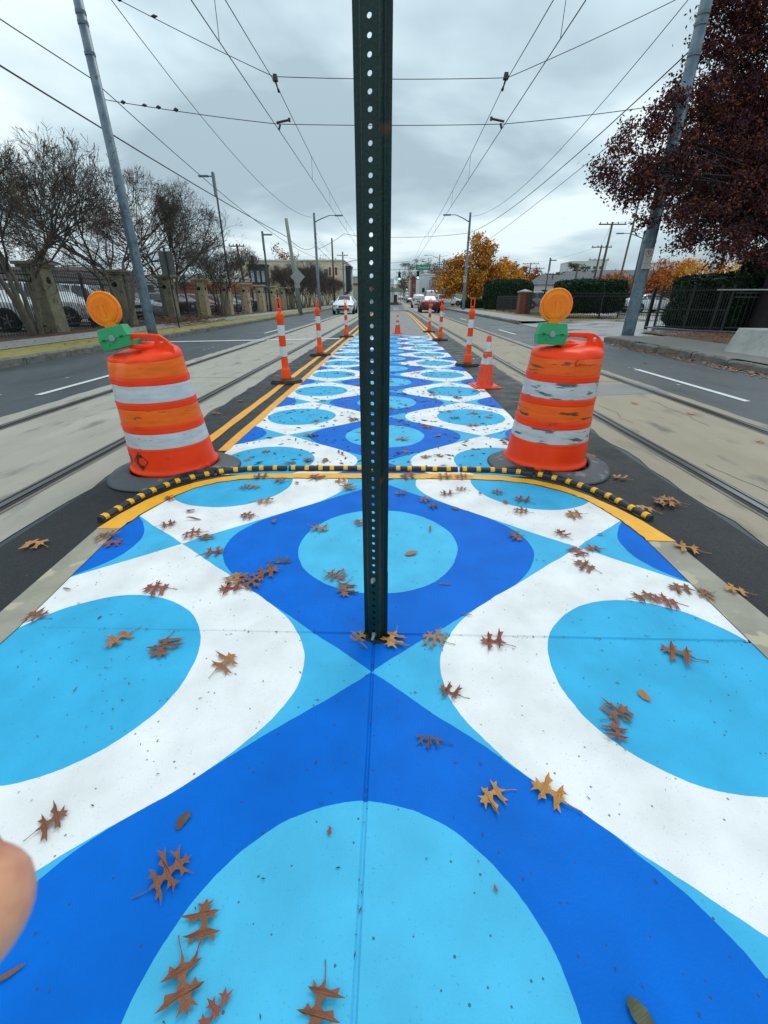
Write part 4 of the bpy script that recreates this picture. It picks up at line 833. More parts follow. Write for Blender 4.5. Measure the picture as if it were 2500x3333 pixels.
def noparking(loc, w, h, parent_label):
    t = thing('parking_sign', parent_label, 'sign', loc)
    p = MB(); p.box((0, 0, 0), (w, .004, h)); p.build('sign_plate', signw, t, bev=.001)
    b = MB(); [b.box(*q) for q in (((0, -.0035, h/2-.006), (w-.01, .002, .004)), ((0, -.0035, -h/2+.006), (w-.01, .002, .004)), ((-w/2+.006, -.0035, 0), (.004, .002, h-.02)), ((w/2-.006, -.0035, 0), (.004, .002, h-.02)))]; b.build('border', ink, t)
    rg = MB(); c = (0, 0, h*.18); k = w*.38
    for i in range(40):
        a, b_ = 2*pi*i/40, 2*pi*(i+1)/40
        rg.quad(*[(r_*cos(q), -.0055, h*.18+r_*sin(q)) for r_, q in ((k, a), (k, b_), (k*.84, b_), (k*.84, a))])
    rg.build('prohibition_ring', redp, t)
    text('P', w*.66, t, (0, -.0040, h*.18), (R(90), 0, 0), ink, 'letter_p')
    s2 = MB(); s2.box((0, -.0062, h*.18), (k*1.75, .001, k*.17), tilt=(0, R(45), 0)); s2.build('slash', redp, t)
    text('ANY', w*.25, t, (0, -.004, -h*.20), (R(90), 0, 0), ink2); text('TIME', w*.25, t, (0, -.004, -h*.36), (R(90), 0, 0), ink2)
    return t
noparking((7.80, 15.22, 2.355), .27, .40, 'white no parking sign with red crossed P on the thick right pole')
t = thing('parking_sign', 'small white tow plate fixed right below the no parking sign', 'sign', (7.80, 15.22, 2.085)); MB().box((0, 0, 0), (.26, .004, .13)).build('sign_plate', signw, t); text('TOW-AWAY', .042, t, (0, -.004, .025), (R(90), 0, 0), ink2); text('ZONE', .042, t, (0, -.004, -.028), (R(90), 0, 0), ink2)
noparking((7.62, 50.8, 3.0), .32, .62, 'distant white parking sign on the street light pole by the orange tree')
t = thing('road_sign', 'rectangular grey sign seen from the back on a thin black post among the bare trees', 'sign', (-8.56, 18.6, .15), 0)
MB().tube([(0, 0, 0), (0, 0, 2.75)], .028, 6).build('post', blackm, t); MB().box((-.01, .04, 2.26), (.54, .006, .78)).build('sign_plate', pm('sign_back', (.12, .125, .125), (.16, .165, .165), sc=4, rough=.5, metal=.4), t, bev=.002)
t = thing('utility_pole', 'leaning pale wooden pole on the left pavement with the back of a diamond sign', 'pole', (-7.45, 38.5, 0)); wg = pm('pale_wood', (.20, .235, .215), (.27, .30, .275), sc=4, rough=.8, stretch=(8, 8, 1))
MB().tube([(0, 0, 0), (-.55, 0, 6.6)], [.17, .12], 12).build('shaft', wg, t, smooth=True)
ds = MB(); ds.box((0, -.16, 2.75), (.82, .01, .82), tilt=(0, R(45), 0)); ds.build('diamond_plate', pm('sign_back_light', (.33, .35, .34), (.27, .29, .28), sc=3, rough=.5), t)
MB().box((-.06, -.17, 2.1), (.4, .01, .3)).build('sign_plate', MATS['sign_back_light'], t)
def upole(label, x, y, h, lean=0, arms=((1.0, 0),), al=2.0, r=.15, trans=False, z0=0):
    t = thing('utility_pole', label, 'utility pole', (x, y, gz(y)+z0)); MB().tube([(0, 0, 0), (lean, 0, h)], [r*1.2, r*.8], 8).build('shaft', wood, t, smooth=True)
    for f, dx_ in arms:
        m = MB(); z = h*f-.25; m.box((lean*f, -.1, z), (al, .1, .12)); [m.lathe([(.05, 0), (.07, .1), (.03, .2)], 6, c=(lean*f+al*k, -.1, z+.05)) for k in (-.45, -.2, .2, .45)]; m.build('crossarm', wood, t)
    if trans: MB().lathe([(.02, 0), (.25, .04), (.25, .7), (.1, .8)], 10, c=(lean*.8+.35, -.1, h*.68)).build('transformer', galv, t)
    return t
upole('dark utility pole with crossarm and transformer left of the tan building', -18.2, 60, 7.1, -.5, al=1.9, trans=True)
upole('brown wooden pole with red signal heads in front of the tan building', -9.6, 80, 9.8, 0, arms=())
upole('nearest tall utility pole with crossarm right of the far hedge', 25.4, 60, 9.2, .3, al=3.2)
upole('utility pole with two crossarms left of the tallest one on the right', 30.9, 75, 8.3, .3, ((1, 0), (.80, 0)), 3)
upole('thin bare utility pole just left of the double crossarm pole', 30.0, 80, 6.3, .1)
upole('far small utility pole at the left of the white apartment block', 33.5, 120, 9, .2, ((1, 0), (.85, 0)), 4)
upole('second far small utility pole at the left of the apartment block', 36.5, 125, 8.3, .2, ((1, 0),), 4)
upole('far utility pole rising in front of the grey roofed house', 29.5, 90, 5.4, .1, ((1, 0),), 2.6)
steel_pole('slim flagpole-like mast rising into the dark red tree', 23.2, 50, 10.4, .10, .08, None, 'mast', coll=False, mat=wood, lean=.35)
steel_pole('curved-arm street light over the wet lot left of the thick right pole', 27.2, 55, 7.7, .12, .09, (-2.6, 7.0, .5), 'street_light', coll=False, mat=blackm)
steel_pole('pale thin lamp post standing in front of the orange hedge at far right', 12.9, 20, 3.6, .05, .04, None, 'lamp_post', coll=False, mat=signw, lean=.05)
steel_pole('double floodlight pole in front of the far orange trees', 21.0, 66, 6.0, .09, .07, (.5, 5.7, .05), 'floodlight_pole', coll=False, mat=blackm)
for i, (x, y, h) in enumerate([(12.5, 130, 9), (13, 160, 9.5), (13.2, 200, 10), (13.5, 240, 10), (-10, 160, 9), (-10.5, 230, 10), (9.5, 90, 7), (-11, 110, 10)]):
    upole(['far right roadside pole nearest the intersection', 'second far roadside pole beyond the intersection', 'third far roadside pole up the road', 'fourth tiny roadside pole up the hill', 'far left roadside pole up the road', 'tiny far left roadside pole', 'roadside pole just past the orange tree', 'left roadside pole past the tan building'][i], x, y, h, 0, ((1, 0),), 2.4, .14)

# ---------------------------------------------------------------- overhead wires
def wire(name, label, pts, sag=0, r=.011, grp='overhead wires'):
    P = []
    for (a, b) in zip(pts, pts[1:]):
        a = Vector(a); b = Vector(b); n = 14
        for i in range(n):
            t_ = i/n; p = a.lerp(b, t_); p.z -= sag*4*t_*(1-t_); P.append(p)
    P.append(Vector(pts[-1])); return tag(MB().tube(P, r, 5).build(name, wirem), label, 'wire', grp)
for sx, X, nm in ((-1, -3.25, 'left'), (1, 3.08, 'right')):
    wire('contact_wire', f'lower tram contact wire running away over the {nm} track', [(X, 1, 5.46), (X, 15.7, 5.50), (X, 51, 5.55), (X, 85, 5.6), (X, 150, 5.7)], 0, .010)
    wire('messenger_wire', f'upper tram messenger wire running away over the {nm} track', [(X, -18, 6.62), (X, 15.9, 6.52), (X, 51, 6.5), (X, 85, 6.5), (X, 150, 6.5)], .42, .010)
    t = thing('wire_droppers', f'thin hanger wires joining the two {nm} tram wires', 'wire hanger', (X, 0, 0)); 
    for y, z in ((11.0, 6.35), (21.5, 6.27), (27, 6.15), (36, 6.1), (43, 6.25)): MB().tube([(0, y, 5.49), (.01, y, z)], .007, 4).build('hanger', wirem, t)
    t = thing('wire_clamp', f'dark clamp fitting holding the {nm} contact wire to the lower span wire', 'clamp', (X, 15.7, 5.5)); m = MB(); m.tube([(0, 0, .0), (sx*-.05, 0, .12)], .03, 6); m.tube([(-sx*-.05, 0, .16), (-sx*.32, 0, .22)], .028, 6); m.box((-sx*.32, 0, .22), (.06, .06, .08)); m.build('clamp_body', wirem, t)
    t = thing('wire_clamp', f'dark hanging clamp where the {nm} messenger wire meets the upper span wire', 'clamp', (X, 15.9, 6.52)); m = MB(); m.box((0, -.1, .12), (.14, .12, .14), taper=.7); m.tube([(0, -.1, .05), (0, .1, -.02), (.0, .25, -.05)], [.03, .02, .04], 6); m.build('clamp_body', wirem, t)
wire('span_wire', 'upper cross-street span wire between the two nearest poles', [(-7.9, 15.3, 8.35), (-3.3, 15.85, 6.68), (3.13, 15.85, 6.62), (7.85, 15.6, 8.25)], .04, .009)
wire('span_wire', 'lower cross-street span wire between the two nearest poles', [(-7.85, 15.3, 6.05), (-3.3, 15.8, 5.66), (3.13, 15.8, 5.63), (7.8, 15.6, 6.0)], .03, .009)
t = thing('insulators', 'row of dark insulators on the left end of the lower span wire', 'insulator', (0, 0, 0)); 
for k, s_ in ((.10, .05), (.22, .04), (.30, .05), (.40, .055)): p = Vector((-7.85, 15.3, 6.05)).lerp(Vector((-3.3, 15.8, 5.66)), k); MB().lathe([(.01, -.07), (s_, 0), (.01, .07)], 8, M=Matrix.Rotation(R(90), 4, 'Y'), c=p).build('insulator', wirem, t)
t = thing('insulators', 'dark insulators on the left part of the upper span wire', 'insulator', (0, 0, 0)); 
for k, s_ in ((.13, .05), (.2, .06), (.37, .04)): p = Vector((-7.9, 15.3, 8.35)).lerp(Vector((-3.3, 15.85, 6.68)), k); MB().lathe([(.01, -.09), (s_, 0), (.01, .09)], 8, M=Matrix.Rotation(R(90), 4, 'Y'), c=p).build('insulator', wirem, t)
wire('power_line', 'wire on the left dropping from the near tram pole to the left street light', [(-8.2, -20, 7.2), (-8.05, 15.2, 6.45), (-7.62, 50, 4.9)], .62, .013)
wire('power_line', 'thick dark cable sagging across the left trees to the leaning pole', [(-8.6, -20, 7.0), (-8.02, 38.5, 5.42), (-7.6, 50, 5.95), (-7.5, 85, 6)], .55, .020)
wire('power_line', 'sagging wire from the upper left to the top of the left street light', [(-7.75, 15.2, 8.75), (-7.65, 50, 8.3)], 1.35, .012)
wire('power_line', 'sagging wire from the right pole to the top of the right street light', [(7.85, 15.5, 8.45), (7.72, 51, 8.5)], 1.3, .012)
wire('power_line', 'thick cable from the right pole past the street light and across the street', [(7.87, 15.5, 7.1), (7.70, 51, 7.1)], .62, .018)
wire('power_line', 'thick cable crossing the street from the right street light to the left one', [(7.7, 51, 7.1), (.05, 51, 6.75), (-4.8, 50.5, 7.0), (-7.6, 50, 5.6)], .12, .018)
wire('power_line', 'lower wire from the right pole passing behind the orange tree', [(7.75, 15.5, 6.3), (9.2, 50, 6.2)], .12, .012)
wire('power_line', 'wire from the left street light to the far pole behind', [(-7.6, 50, 7.2), (-9.6, 80, 8)], .5, .010); wire('power_line', 'second wire from the left street light toward the building corner', [(-7.6, 50, 6.6), (-8.45, 85, 6.9)], .4, .010)
wire('span_wire', 'far cross-street signal span wire with the traffic lights', [(-9.6, 80, 4.2+1.4), (2, 75, 5.2), (13.8, 76, 7.6)], .15, .03)
wire('span_wire', 'far thin cross-street tram span wire beyond the street lights', [(-8.45, 85, 7.6), (0, 85, 6.7), (9.5, 85, 7.8)], .1, .02)
wire('power_line', 'power line along the far right utility poles', [(60, 30, 9.5), (25.6, 60, 9.1), (31, 75, 8.2), (33.7, 120, 9)], .4, .014)

# traffic lights
glow = em('signal_green', (.25, 1.0, .75), 2.2)
def signal(label, x, y, z, on=True):
    t = thing('traffic_light', label, 'traffic light', (x, y, z)); MB().box((0, 0, 0), (.40, .25, 1.12)).build('housing', blackm, t, bev=.02)
    m = MB(); [m.lathe([(.15, 0), (.15, .18)], 12, M=Matrix.Rotation(R(90), 4, 'X'), c=(0, -.12, k*.34), cap=False) for k in (-1, 0, 1)]; m.build('visors', blackm, t)
    if on: MB().lathe([(.01, .03), (.13, .02), (.15, 0)], 14, M=Matrix.Rotation(R(90), 4, 'X'), c=(0, -.13, -.34)).build('green_lens', glow, t)
    MB().tube([(0, 0, .56), (0, 0, 1.0)], .03, 5).build('hanger', blackm, t); return t
signal('left one of two black traffic lights showing green over the far junction', 1.18, 75, 4.25); signal('right one of two black traffic lights showing green over the far junction', 4.0, 75, 4.42)
signal('tiny far traffic light showing green just right of the post', .1, 140, 3.6); signal('tiny far traffic light with green lamp up the road', 5.2, 165, 4.4)
t = thing('traffic_light', 'pair of red-brown traffic light heads on the brown pole by the building', 'traffic light', (-9.6, 79.7, 5.2)); [MB().box((k*.5, 0, 0), (.34, .3, 1.1)).build('housing', pm('maroon_housing', (.16, .02, .02), rough=.5), t) for k in (-1, 1)]
t = thing('street_name_sign', 'green street name sign hanging above the far junction', 'sign', (4.75, 74.8, 5.45)); sg = pm('sign_green', (.0, .24, .13), rough=.4); MB().box((0, 0, 0), (2.25, .03, .68)).build('sign_plate', sg, t, bev=.01); text('Cleveland', .44, t, (0, -.03, 0), (R(90), 0, 0), pm('sign_letter', (.75, .8, .78), rough=.5))

# ---------------------------------------------------------------- fences and stone pillars (left)
tanst = pm('tan_stucco', (.36, .28, .17), (.44, .35, .22), sc=5, rough=.85, bump=.3, bs=40, c3=(.20, .16, .10), sc3=9, t3=.62)
mossst = pm('mossy_stone', (.17, .155, .10), (.26, .235, .16), sc=3, rough=.9, bump=.5, bs=35, c3=(.10, .10, .06), sc3=2.5, t3=.60)
PY = [-2, 2.4, 6.9, 11.4, 16.0, 20.6, 25.0, 29.4, 33.8, 38.2, 42.6, 47, 51.4, 55.8]
PN = ['first', 'second', 'third', 'nearest visible', 'mossy grey stone fence pillar behind the leftmost bare tree trunks', 'mossy grey fence pillar behind the tilted tram pole', 'dark mossy fence pillar behind the black sign post', 'first tan fence pillar of the row', 'second tan fence pillar of the row', 'third tan fence pillar of the row', 'fourth tan fence pillar, beside the nearest left marker top', 'fifth tan fence pillar behind the leaning pole', 'sixth small tan fence pillar before the street light', 'last small tan fence pillar in the row']
for i, y in enumerate(PY):
    if i < 4: continue
    mt = mossst if i < 7 else tanst
    t = thing('fence_pillar', PN[i], 'pillar', (-11.75, y, .12), 0, 'fence pillars'); m = MB(); m.box((0, 0, 1.0), (.62, .62, 2.0), taper=.94); m.build('shaft', mt, t, bev=.02)
    c = MB(); c.box((0, 0, 2.04), (.78, .78, .08)); c.box((0, 0, 2.12), (.92, .92, .09)); c.build('cap', mt, t, bev=.015)
    n_ = MB(); n_.lathe([(.10, 0), (.10, .015)], 16, M=Matrix.Rotation(R(90), 4, 'Y'), c=(.292, 0, 1.62)); n_.lathe([(.10, 0), (.10, .015)], 16, M=Matrix.Rotation(R(90), 4, 'X'), c=(0, -.292, 1.62)); n_.build('recess_shade_disc', dark, t)  # raised black discs stand for the shade in round recesses
def picket_fence(label, A, B, h, z, sp=.11, rails=(.12, .85, .95), pr_=.0085, tips=True, name='iron_fence', grp='iron fence panels', posts=()):
    A = Vector((*A, z)); B = Vector((*B, z)); L_ = (B-A).length; rz = atan2(B.y-A.y, B.x-A.x); t = thing(name, label, 'fence', A, rz, grp)
    m = MB(); n = int(L_/sp)
    for i in range(1, n):
        x = L_*i/n; m.box((x, 0, h/2), (pr_*2, pr_*2, h)); 
        if tips: m.add([(x-.018, -.018, h), (x+.018, -.018, h), (x+.018, .018, h), (x-.018, .018, h), (x, 0, h+.07)], [(0, 1, 4), (1, 2, 4), (2, 3, 4), (3, 0, 4)])
    tag(m.build('pickets', blackm, t), None)
    for f in rails: MB().box((L_/2, 0, h*f), (L_, .035, .04)).build('rail', blackm, t)
    for x in posts: MB().box((x, 0, h*.52), (.075, .075, h*1.06)).build('post', blackm, t)
    return t
for i in range(3, len(PY)-1):
    picket_fence(f'black iron picket fence between ' + ['', '', '', 'the left photo edge and the first mossy pillar', 'the two nearest mossy pillars', 'the second and third mossy pillars', 'the last mossy and first tan pillar', 'the first and second tan pillars', 'the second and third tan pillars', 'the third and fourth tan pillars', 'the fourth and fifth tan pillars', 'the fifth and sixth tan pillars', 'the sixth and last tan pillars'][i],
        (-11.8, PY[i]+.32), (-11.8, PY[i+1]-.32), 1.83, .15, .118 if i < 8 else .2, posts=(1.9,))

# ---------------------------------------------------------------- trees
bark = pm('crepe_bark', (.11, .09, .075), (.20, .17, .14), sc=7, rough=.75, bump=.3, bs=20, stretch=(3, 3, 1)); twig = pm('twigs', (.038, .030, .029), (.09, .072, .064), sc=4, rough=.9); seed_ = pm('seed_heads', (.13, .09, .055), (.09, .06, .04), sc=6, rough=.9)
def bare_tree(seed, label, loc, trunks=5, ht=2.3, top=6.0, spread=2.4, tw=1.0, grp='bare street trees'):
    rnd = random.Random(seed); t = thing('bare_tree', label, 'tree', loc, 0, grp); tr = MB(); cr = MB(); sd = MB()
    def V(s): return Vector((rnd.uniform(-s, s), rnd.uniform(-s, s), rnd.uniform(-s, s)))
    def grow(p, d, L_, r, dep):
        q = p+d*L_*.5+V(L_*.08); e_ = q+(d+V(.18)).normalized()*L_*.5
        r = max(r, .0042); (tr if dep == 0 else cr).tube([p, q, e_], [r, r*.86, r*.70], 8 if dep < 1 else (5 if dep < 3 else 3), cap=False)
        if dep >= 6 or L_ < .10:
            for k in range(5):
                a = e_+(d+V(.9)).normalized()*rnd.uniform(.10, .26); c_ = V(.0045); (cr if k else sd).add([e_-c_, e_+c_, a+c_*(.5 if k else 2.5), a-c_*(.5 if k else 2.5)], [(0, 1, 2, 3)])
            return
        nb = 2 if rnd.random() < (.30 if dep < 4 else .15) else 3
        for k in range(nb):
            out_ = Vector((e_.x, e_.y, 0)); out_ = out_.normalized()*.16 if out_.length > .1 else V(.2)
            dn = (d+V(.62)+out_*(1 if e_.z < top*.75 else -.3)+Vector((0, 0, .22 if dep < 3 else .10))).normalized()
            if e_.z > top-.4: dn.z *= .3
            if hypot(e_.x, e_.y) > spread: dn = (dn-Vector((e_.x, e_.y, 0)).normalized()*.5).normalized()
            grow(e_, dn, L_*rnd.uniform(.62, .86), r*(.62 if nb == 3 else .70), dep+1)
    for k in range(trunks):
        a = 2*pi*k/trunks+rnd.uniform(-.4, .4); b = Vector((cos(a)*.13, sin(a)*.13, 0)); tip = Vector((cos(a)*rnd.uniform(.35, .8), sin(a)*rnd.uniform(.35, .8), ht*rnd.uniform(.85, 1.05)))
        m1 = b.lerp(tip, .5)+V(.09); tr.tube([b, m1, tip], [.085, .068, .055], 8, cap=False)
        d = (tip-m1).normalized(); 
        for j in range(4): grow(tip if j < 3 else m1.lerp(tip, .6), (d*.8+V(.6)+Vector((cos(a)*.55, sin(a)*.55, .05))).normalized(), (top-ht)*.29*rnd.uniform(.8, 1.15), .040, 1)
    tr.build('trunk', bark, t, smooth=True); cr.build('crown', twig, t); sd.build('seed_heads', seed_, t); return t
T1 = bare_tree(1, 'bare multi-stem tree at the far left edge', (-11.35, 14.6, .1), 6, 2.2, 5.9, 2.9)
T2 = bare_tree(2, 'bare multi-stem tree behind the left drum lamp, left of the tram pole', (-11.6, 20.2, .1), 5, 2.4, 6.3, 2.9)
T3 = bare_tree(3, 'bare rounded multi-stem tree right of the tram pole', (-11.9, 25.6, .1), 5, 2.3, 6.2, 2.9)
d4 = dup(T1, (-11.2, 31.2, .1), 2.0, 'smaller bare tree at the first tan pillar', .78)
dup(T2, (-11.4, 10.2, .1), .5, 'bare tree cut off by the left photo edge', .95)
for i, (y, s_) in enumerate([(52, .80), (55.5, .82), (59.5, .84), (64, .82), (70.5, .84), (77.5, .84), (85, .84), (93, .84)]):
    dup([T1, T3, T2][i % 3], (-10.9-.1*i, y, .1), 1.3*i, ['first', 'second', 'third', 'fourth', 'fifth', 'sixth', 'seventh', 'last'][i]+' of the small bare trees in the row in front of the tan building', s_)
# brush pile
m = MB(); rnd = random.Random(4)
for i in range(260):
    x = rnd.gauss(-9.4, .55); y = rnd.gauss(21.3, 1.0); z = .18+abs(rnd.gauss(0, .14)); a = rnd.uniform(0, 2*pi); l = rnd.uniform(.3, .9)
    m.tube([(x, y, z), (x+cos(a)*l*.5, y+sin(a)*l*.5, z+rnd.uniform(0, .15)), (x+cos(a)*l, y+sin(a)*l, z+rnd.uniform(-.05, .2))], .008, 3, cap=False)
tag(m.build('brush_pile', pm('brush', (.13, .07, .05), (.19, .11, .07), sc=5, rough=.9)), 'pile of cut brown branches lying on the left verge', 'brush pile')

import numpy as np
def leaf_cloud(rng, centers, radii, n, size, squash=1.0, shell=.35, clump=.28, ncl=None):
    """leaf-sized quads gathered in clumps inside overlapping blobs"""
    centers = np.array(centers, float); radii = np.array(radii, float); w = radii**2.2; w /= w.sum(); ncl = ncl or max(30, n//75)
    bi = rng.choice(len(radii), ncl, p=w); d = rng.normal(size=(ncl, 3)); d /= np.linalg.norm(d, axis=1)[:, None]
    rr = rng.uniform(shell, 1, ncl)**.6; cc = centers[bi]+d*(rr*radii[bi])[:, None]*np.array([1, 1, squash])
    ci = rng.integers(0, ncl, n); p = cc[ci]+rng.normal(size=(n, 3))*clump*np.array([1, 1, .7])
    u = rng.normal(size=(n, 3)); u /= np.linalg.norm(u, axis=1)[:, None]; v = np.cross(u, rng.normal(size=(n, 3))); v /= np.linalg.norm(v, axis=1)[:, None]
    s = size*rng.uniform(.6, 1.3, n)[:, None]; V = np.stack([p-u*s, p-v*s*.5, p+u*s, p+v*s*.5], 1).reshape(-1, 3)
    return V, rng.random(ncl)[ci]
def cloud_mesh(name, V, shade, mats, parent, jit=.25):
    n = len(V)//4; me = bpy.data.meshes.new(name); me.vertices.add(4*n); me.vertices.foreach_set('co', V.ravel()); me.loops.add(4*n); me.loops.foreach_set('vertex_index', np.arange(4*n)); me.polygons.add(n); me.polygons.foreach_set('loop_start', np.arange(0, 4*n, 4))
    for m in mats: me.materials.append(m)
    k = np.clip(((shade+np.random.default_rng(1).normal(0, jit, n))*len(mats)).astype(int), 0, len(mats)-1); me.polygons.foreach_set('material_index', k.astype(np.int32)); me.update(); me.validate()
    o = bpy.data.objects.new(name, me); COL.objects.link(o); o.parent = parent; return o
def lm(name, c, sp=.25): return pm(name, c, tuple(x*1.5 for x in c), sc=2.5, rough=.7, spec=sp)
DR = [lm('leaf_plum', (.038, .012, .020)), lm('leaf_maroon', (.070, .018, .019)), lm('leaf_russet', (.15, .045, .022)), lm('leaf_wine', (.052, .014, .018))]
OR = [lm('leaf_gold', (.52, .25, .018)), lm('leaf_orange', (.44, .15, .014)), lm('leaf_redor', (.32, .08, .025)), lm('leaf_olive', (.24, .16, .015)), lm('leaf_amber', (.55, .28, .02))]
HG = [lm('hedge_deep', (.006, .018, .008)), lm('hedge_mid', (.012, .035, .014)), lm('hedge_bright', (.022, .062, .024))]  # three hedge greens, mixed at random over the leaves
BG = [lm('scrub_brown', (.10, .065, .045)), lm('scrub_grey', (.12, .105, .095)), lm('scrub_rust', (.20, .085, .03)), lm('scrub_green', (.04, .06, .025))]
def tree(label, loc, blobs, n, size, mats, trunk=(.2, 2.5), seed=0, limbs=8, name='autumn_tree', grp=None, clump=.28, squash=1, jit=.25, bm_=None, shell=.35, limb=1.0):
    rng = np.random.default_rng(seed); rnd = random.Random(seed); t = thing(name, label, 'tree', loc, 0, grp); C_ = [b[:3] for b in blobs]; Rr = [b[3] for b in blobs]
    V, s = leaf_cloud(rng, C_, Rr, n, size, squash, clump=clump, shell=shell); cloud_mesh('crown', V, s, mats, t, jit)
    m = MB(); m.tube([(0, 0, -.1), (.05, .02, trunk[1]*.5), (0, 0, trunk[1])], [trunk[0]*1.25, trunk[0], trunk[0]*.8], 10, cap=False)
    for i in range(limbs):
        b = blobs[i % len(blobs)]; e_ = Vector(b[:3])+Vector((rnd.uniform(-1, 1), rnd.uniform(-1, 1), rnd.uniform(-.3, 1)))*b[3]*.75; a = Vector((0, 0, trunk[1]*rnd.uniform(.75, 1))); q = a.lerp(e_, .5)+Vector((0, 0, .12*(e_-a).length))
        m.tube([a, q, e_], [trunk[0]*.5*limb, trunk[0]*.3*limb, trunk[0]*.08*limb], 6, cap=False)
        for k in range(4):
            z = q.lerp(e_, rnd.random()) if limb == 1 else a.lerp(q, .5).lerp(e_, rnd.random()); w = z+Vector((rnd.uniform(-1, 1), rnd.uniform(-1, 1), rnd.uniform(-.2, 1)))*b[3]*.45; m.tube([z, w], [trunk[0]*.12, trunk[0]*.03], 4, cap=False)
    m.build('trunk', bm_ or wood, t, smooth=True); return t
# big dark red tree at right
rb_ = [(-5.7, -1.6, 4.16, 0.46), (-4.74, -1.2, 3.93, 0.64), (-4.75, -0.9, 4.89, 0.64), (-3.71, -0.7, 4.31, 0.88), (-4.23, -0.7, 5.53, 0.59), (-4.16, -1.4, 3.33, 0.43), (-3.42, -1.4, 2.89, 0.53), (-2.18, -0.4, 3.48, 1.01), (-2.6, -1.4, 2.51, 0.49), (-1.55, -1.2, 2.45, 0.63), (-2.45, 0.3, 5.11, 1.1), (-3.22, 0.1, 6.29, 0.61), (-2.0, 0.8, 6.1, 1.0), (-1.35, -0.2, 4.11, 1.09), (-0.31, -0.4, 3.16, 1.02), (-1.99, 1.1, 7.42, 0.8), (-2.51, 1.1, 8.19, 0.52), (-0.81, 1.3, 6.81, 1.2), (-1.58, 1.1, 8.24, 0.95), (-0.01, 0.8, 5.22, 1.22), (-2.01, 0.8, 9.0, 0.98), (-0.15, 1.3, 7.87, 1.33), (0.88, 1.3, 6.31, 1.4), (1.38, 0.8, 4.14, 1.45), (-0.41, -1.0, 2.23, 0.41)]
rb_ = [(x-1.1, y, z, r) for x, y, z, r in rb_]+[(-2.2, 1.3, 4.4, 1.3), (-1.4, 1.4, 6.0, 1.4), (-1.2, .6, 3.4, 1.1), (-.8, 1.8, 5.0, 1.6)]
tree('huge dark red-leaved tree filling the upper right corner', (12.7, 16.2, .15), rb_, 118000, .050, DR, (.34, 2.8), 5, 60, 'red_leaved_tree', clump=.15, shell=.05, limb=.22, bm_=pm('dark_bark', (.014, .010, .012), (.024, .018, .02), sc=6, rough=.9))
tree('orange and gold street tree behind the right street light', (9.6, 60, .1), [(-1.8, 0, 3.6, 1.9), (-3.0, -.5, 2.6, 1.4), (0, 0, 4.4, 2.2), (1.0, 0, 6.3, 1.6), (1.0, 0, 7.4, .8), (2.4, 0, 3.6, 1.9), (3.6, 0, 3.4, 1.1), (.5, -1, 2.4, 1.6)], 15000, .15, OR[:4], (.16, 2.4), 6, 12, clump=.34, jit=.2)
tree('second golden tree right of the street light, beyond the hedge', (15.2, 66, .1), [(-1.5, 0, 3.2, 1.7), (0, 0, 4, 1.9), (1.6, 0, 3.4, 1.5)], 6000, .16, [OR[0], OR[4], OR[1]], (.14, 2), 7, 8, clump=.35)
for i, (x, y, z, r, mt, lb) in enumerate([(33.5, 62, 3.1, 2.9, [OR[2], OR[1], BG[2]], 'rust-brown tree behind the no parking sign'), (37.5, 62, 3.4, 3.0, [OR[1], OR[0], OR[4]], 'orange tree left of the pale lamp post at right'), (42.5, 60, 3.6, 3.2, [OR[0], OR[4], OR[1]], 'golden tree behind the pale lamp post at right'), (48, 60, 3.5, 3.2, [OR[1], OR[0], OR[2]], 'orange tree behind the dark hedge at far right'), (29.5, 64, 2.2, 1.9, [OR[2], BG[2]], 'low rust bush tree right of the round hedge'), (31.5, 70, 2.6, 2.2, [OR[2], OR[1]], 'rust tree beyond the low bush tree'),
        (26.5, 112, 5.0, 4.0, [BG[2], OR[2], BG[0]], 'distant red-orange tree left of the grey roofed house'), (33, 118, 5.0, 3.6, [BG[2], OR[2]], 'distant red-orange tree behind the grey roofed house'), (22.5, 118, 4.5, 3.4, [BG[0], BG[2]], 'distant brown tree beyond the round hedge'), (56, 150, 6.2, 6, [BG[3], HG[2]], 'distant green tree in front of the apartment block'), (63, 150, 4.5, 4.2, [BG[3], HG[2]], 'smaller distant green tree in front of the apartment block')]):
    tree(lb, (x, y, 0), [(0, 0, z, r), (-r*.6, 0, z-.5, r*.7), (r*.6, 0, z-.4, r*.7), (0, 0, z+r*.4, r*.6)], 5200 if y < 100 else 2600, .15 if y < 100 else .26, mt, (.2, 1.6), 20+i, 6, grp='trees in the background on the right', clump=.45, squash=.8)
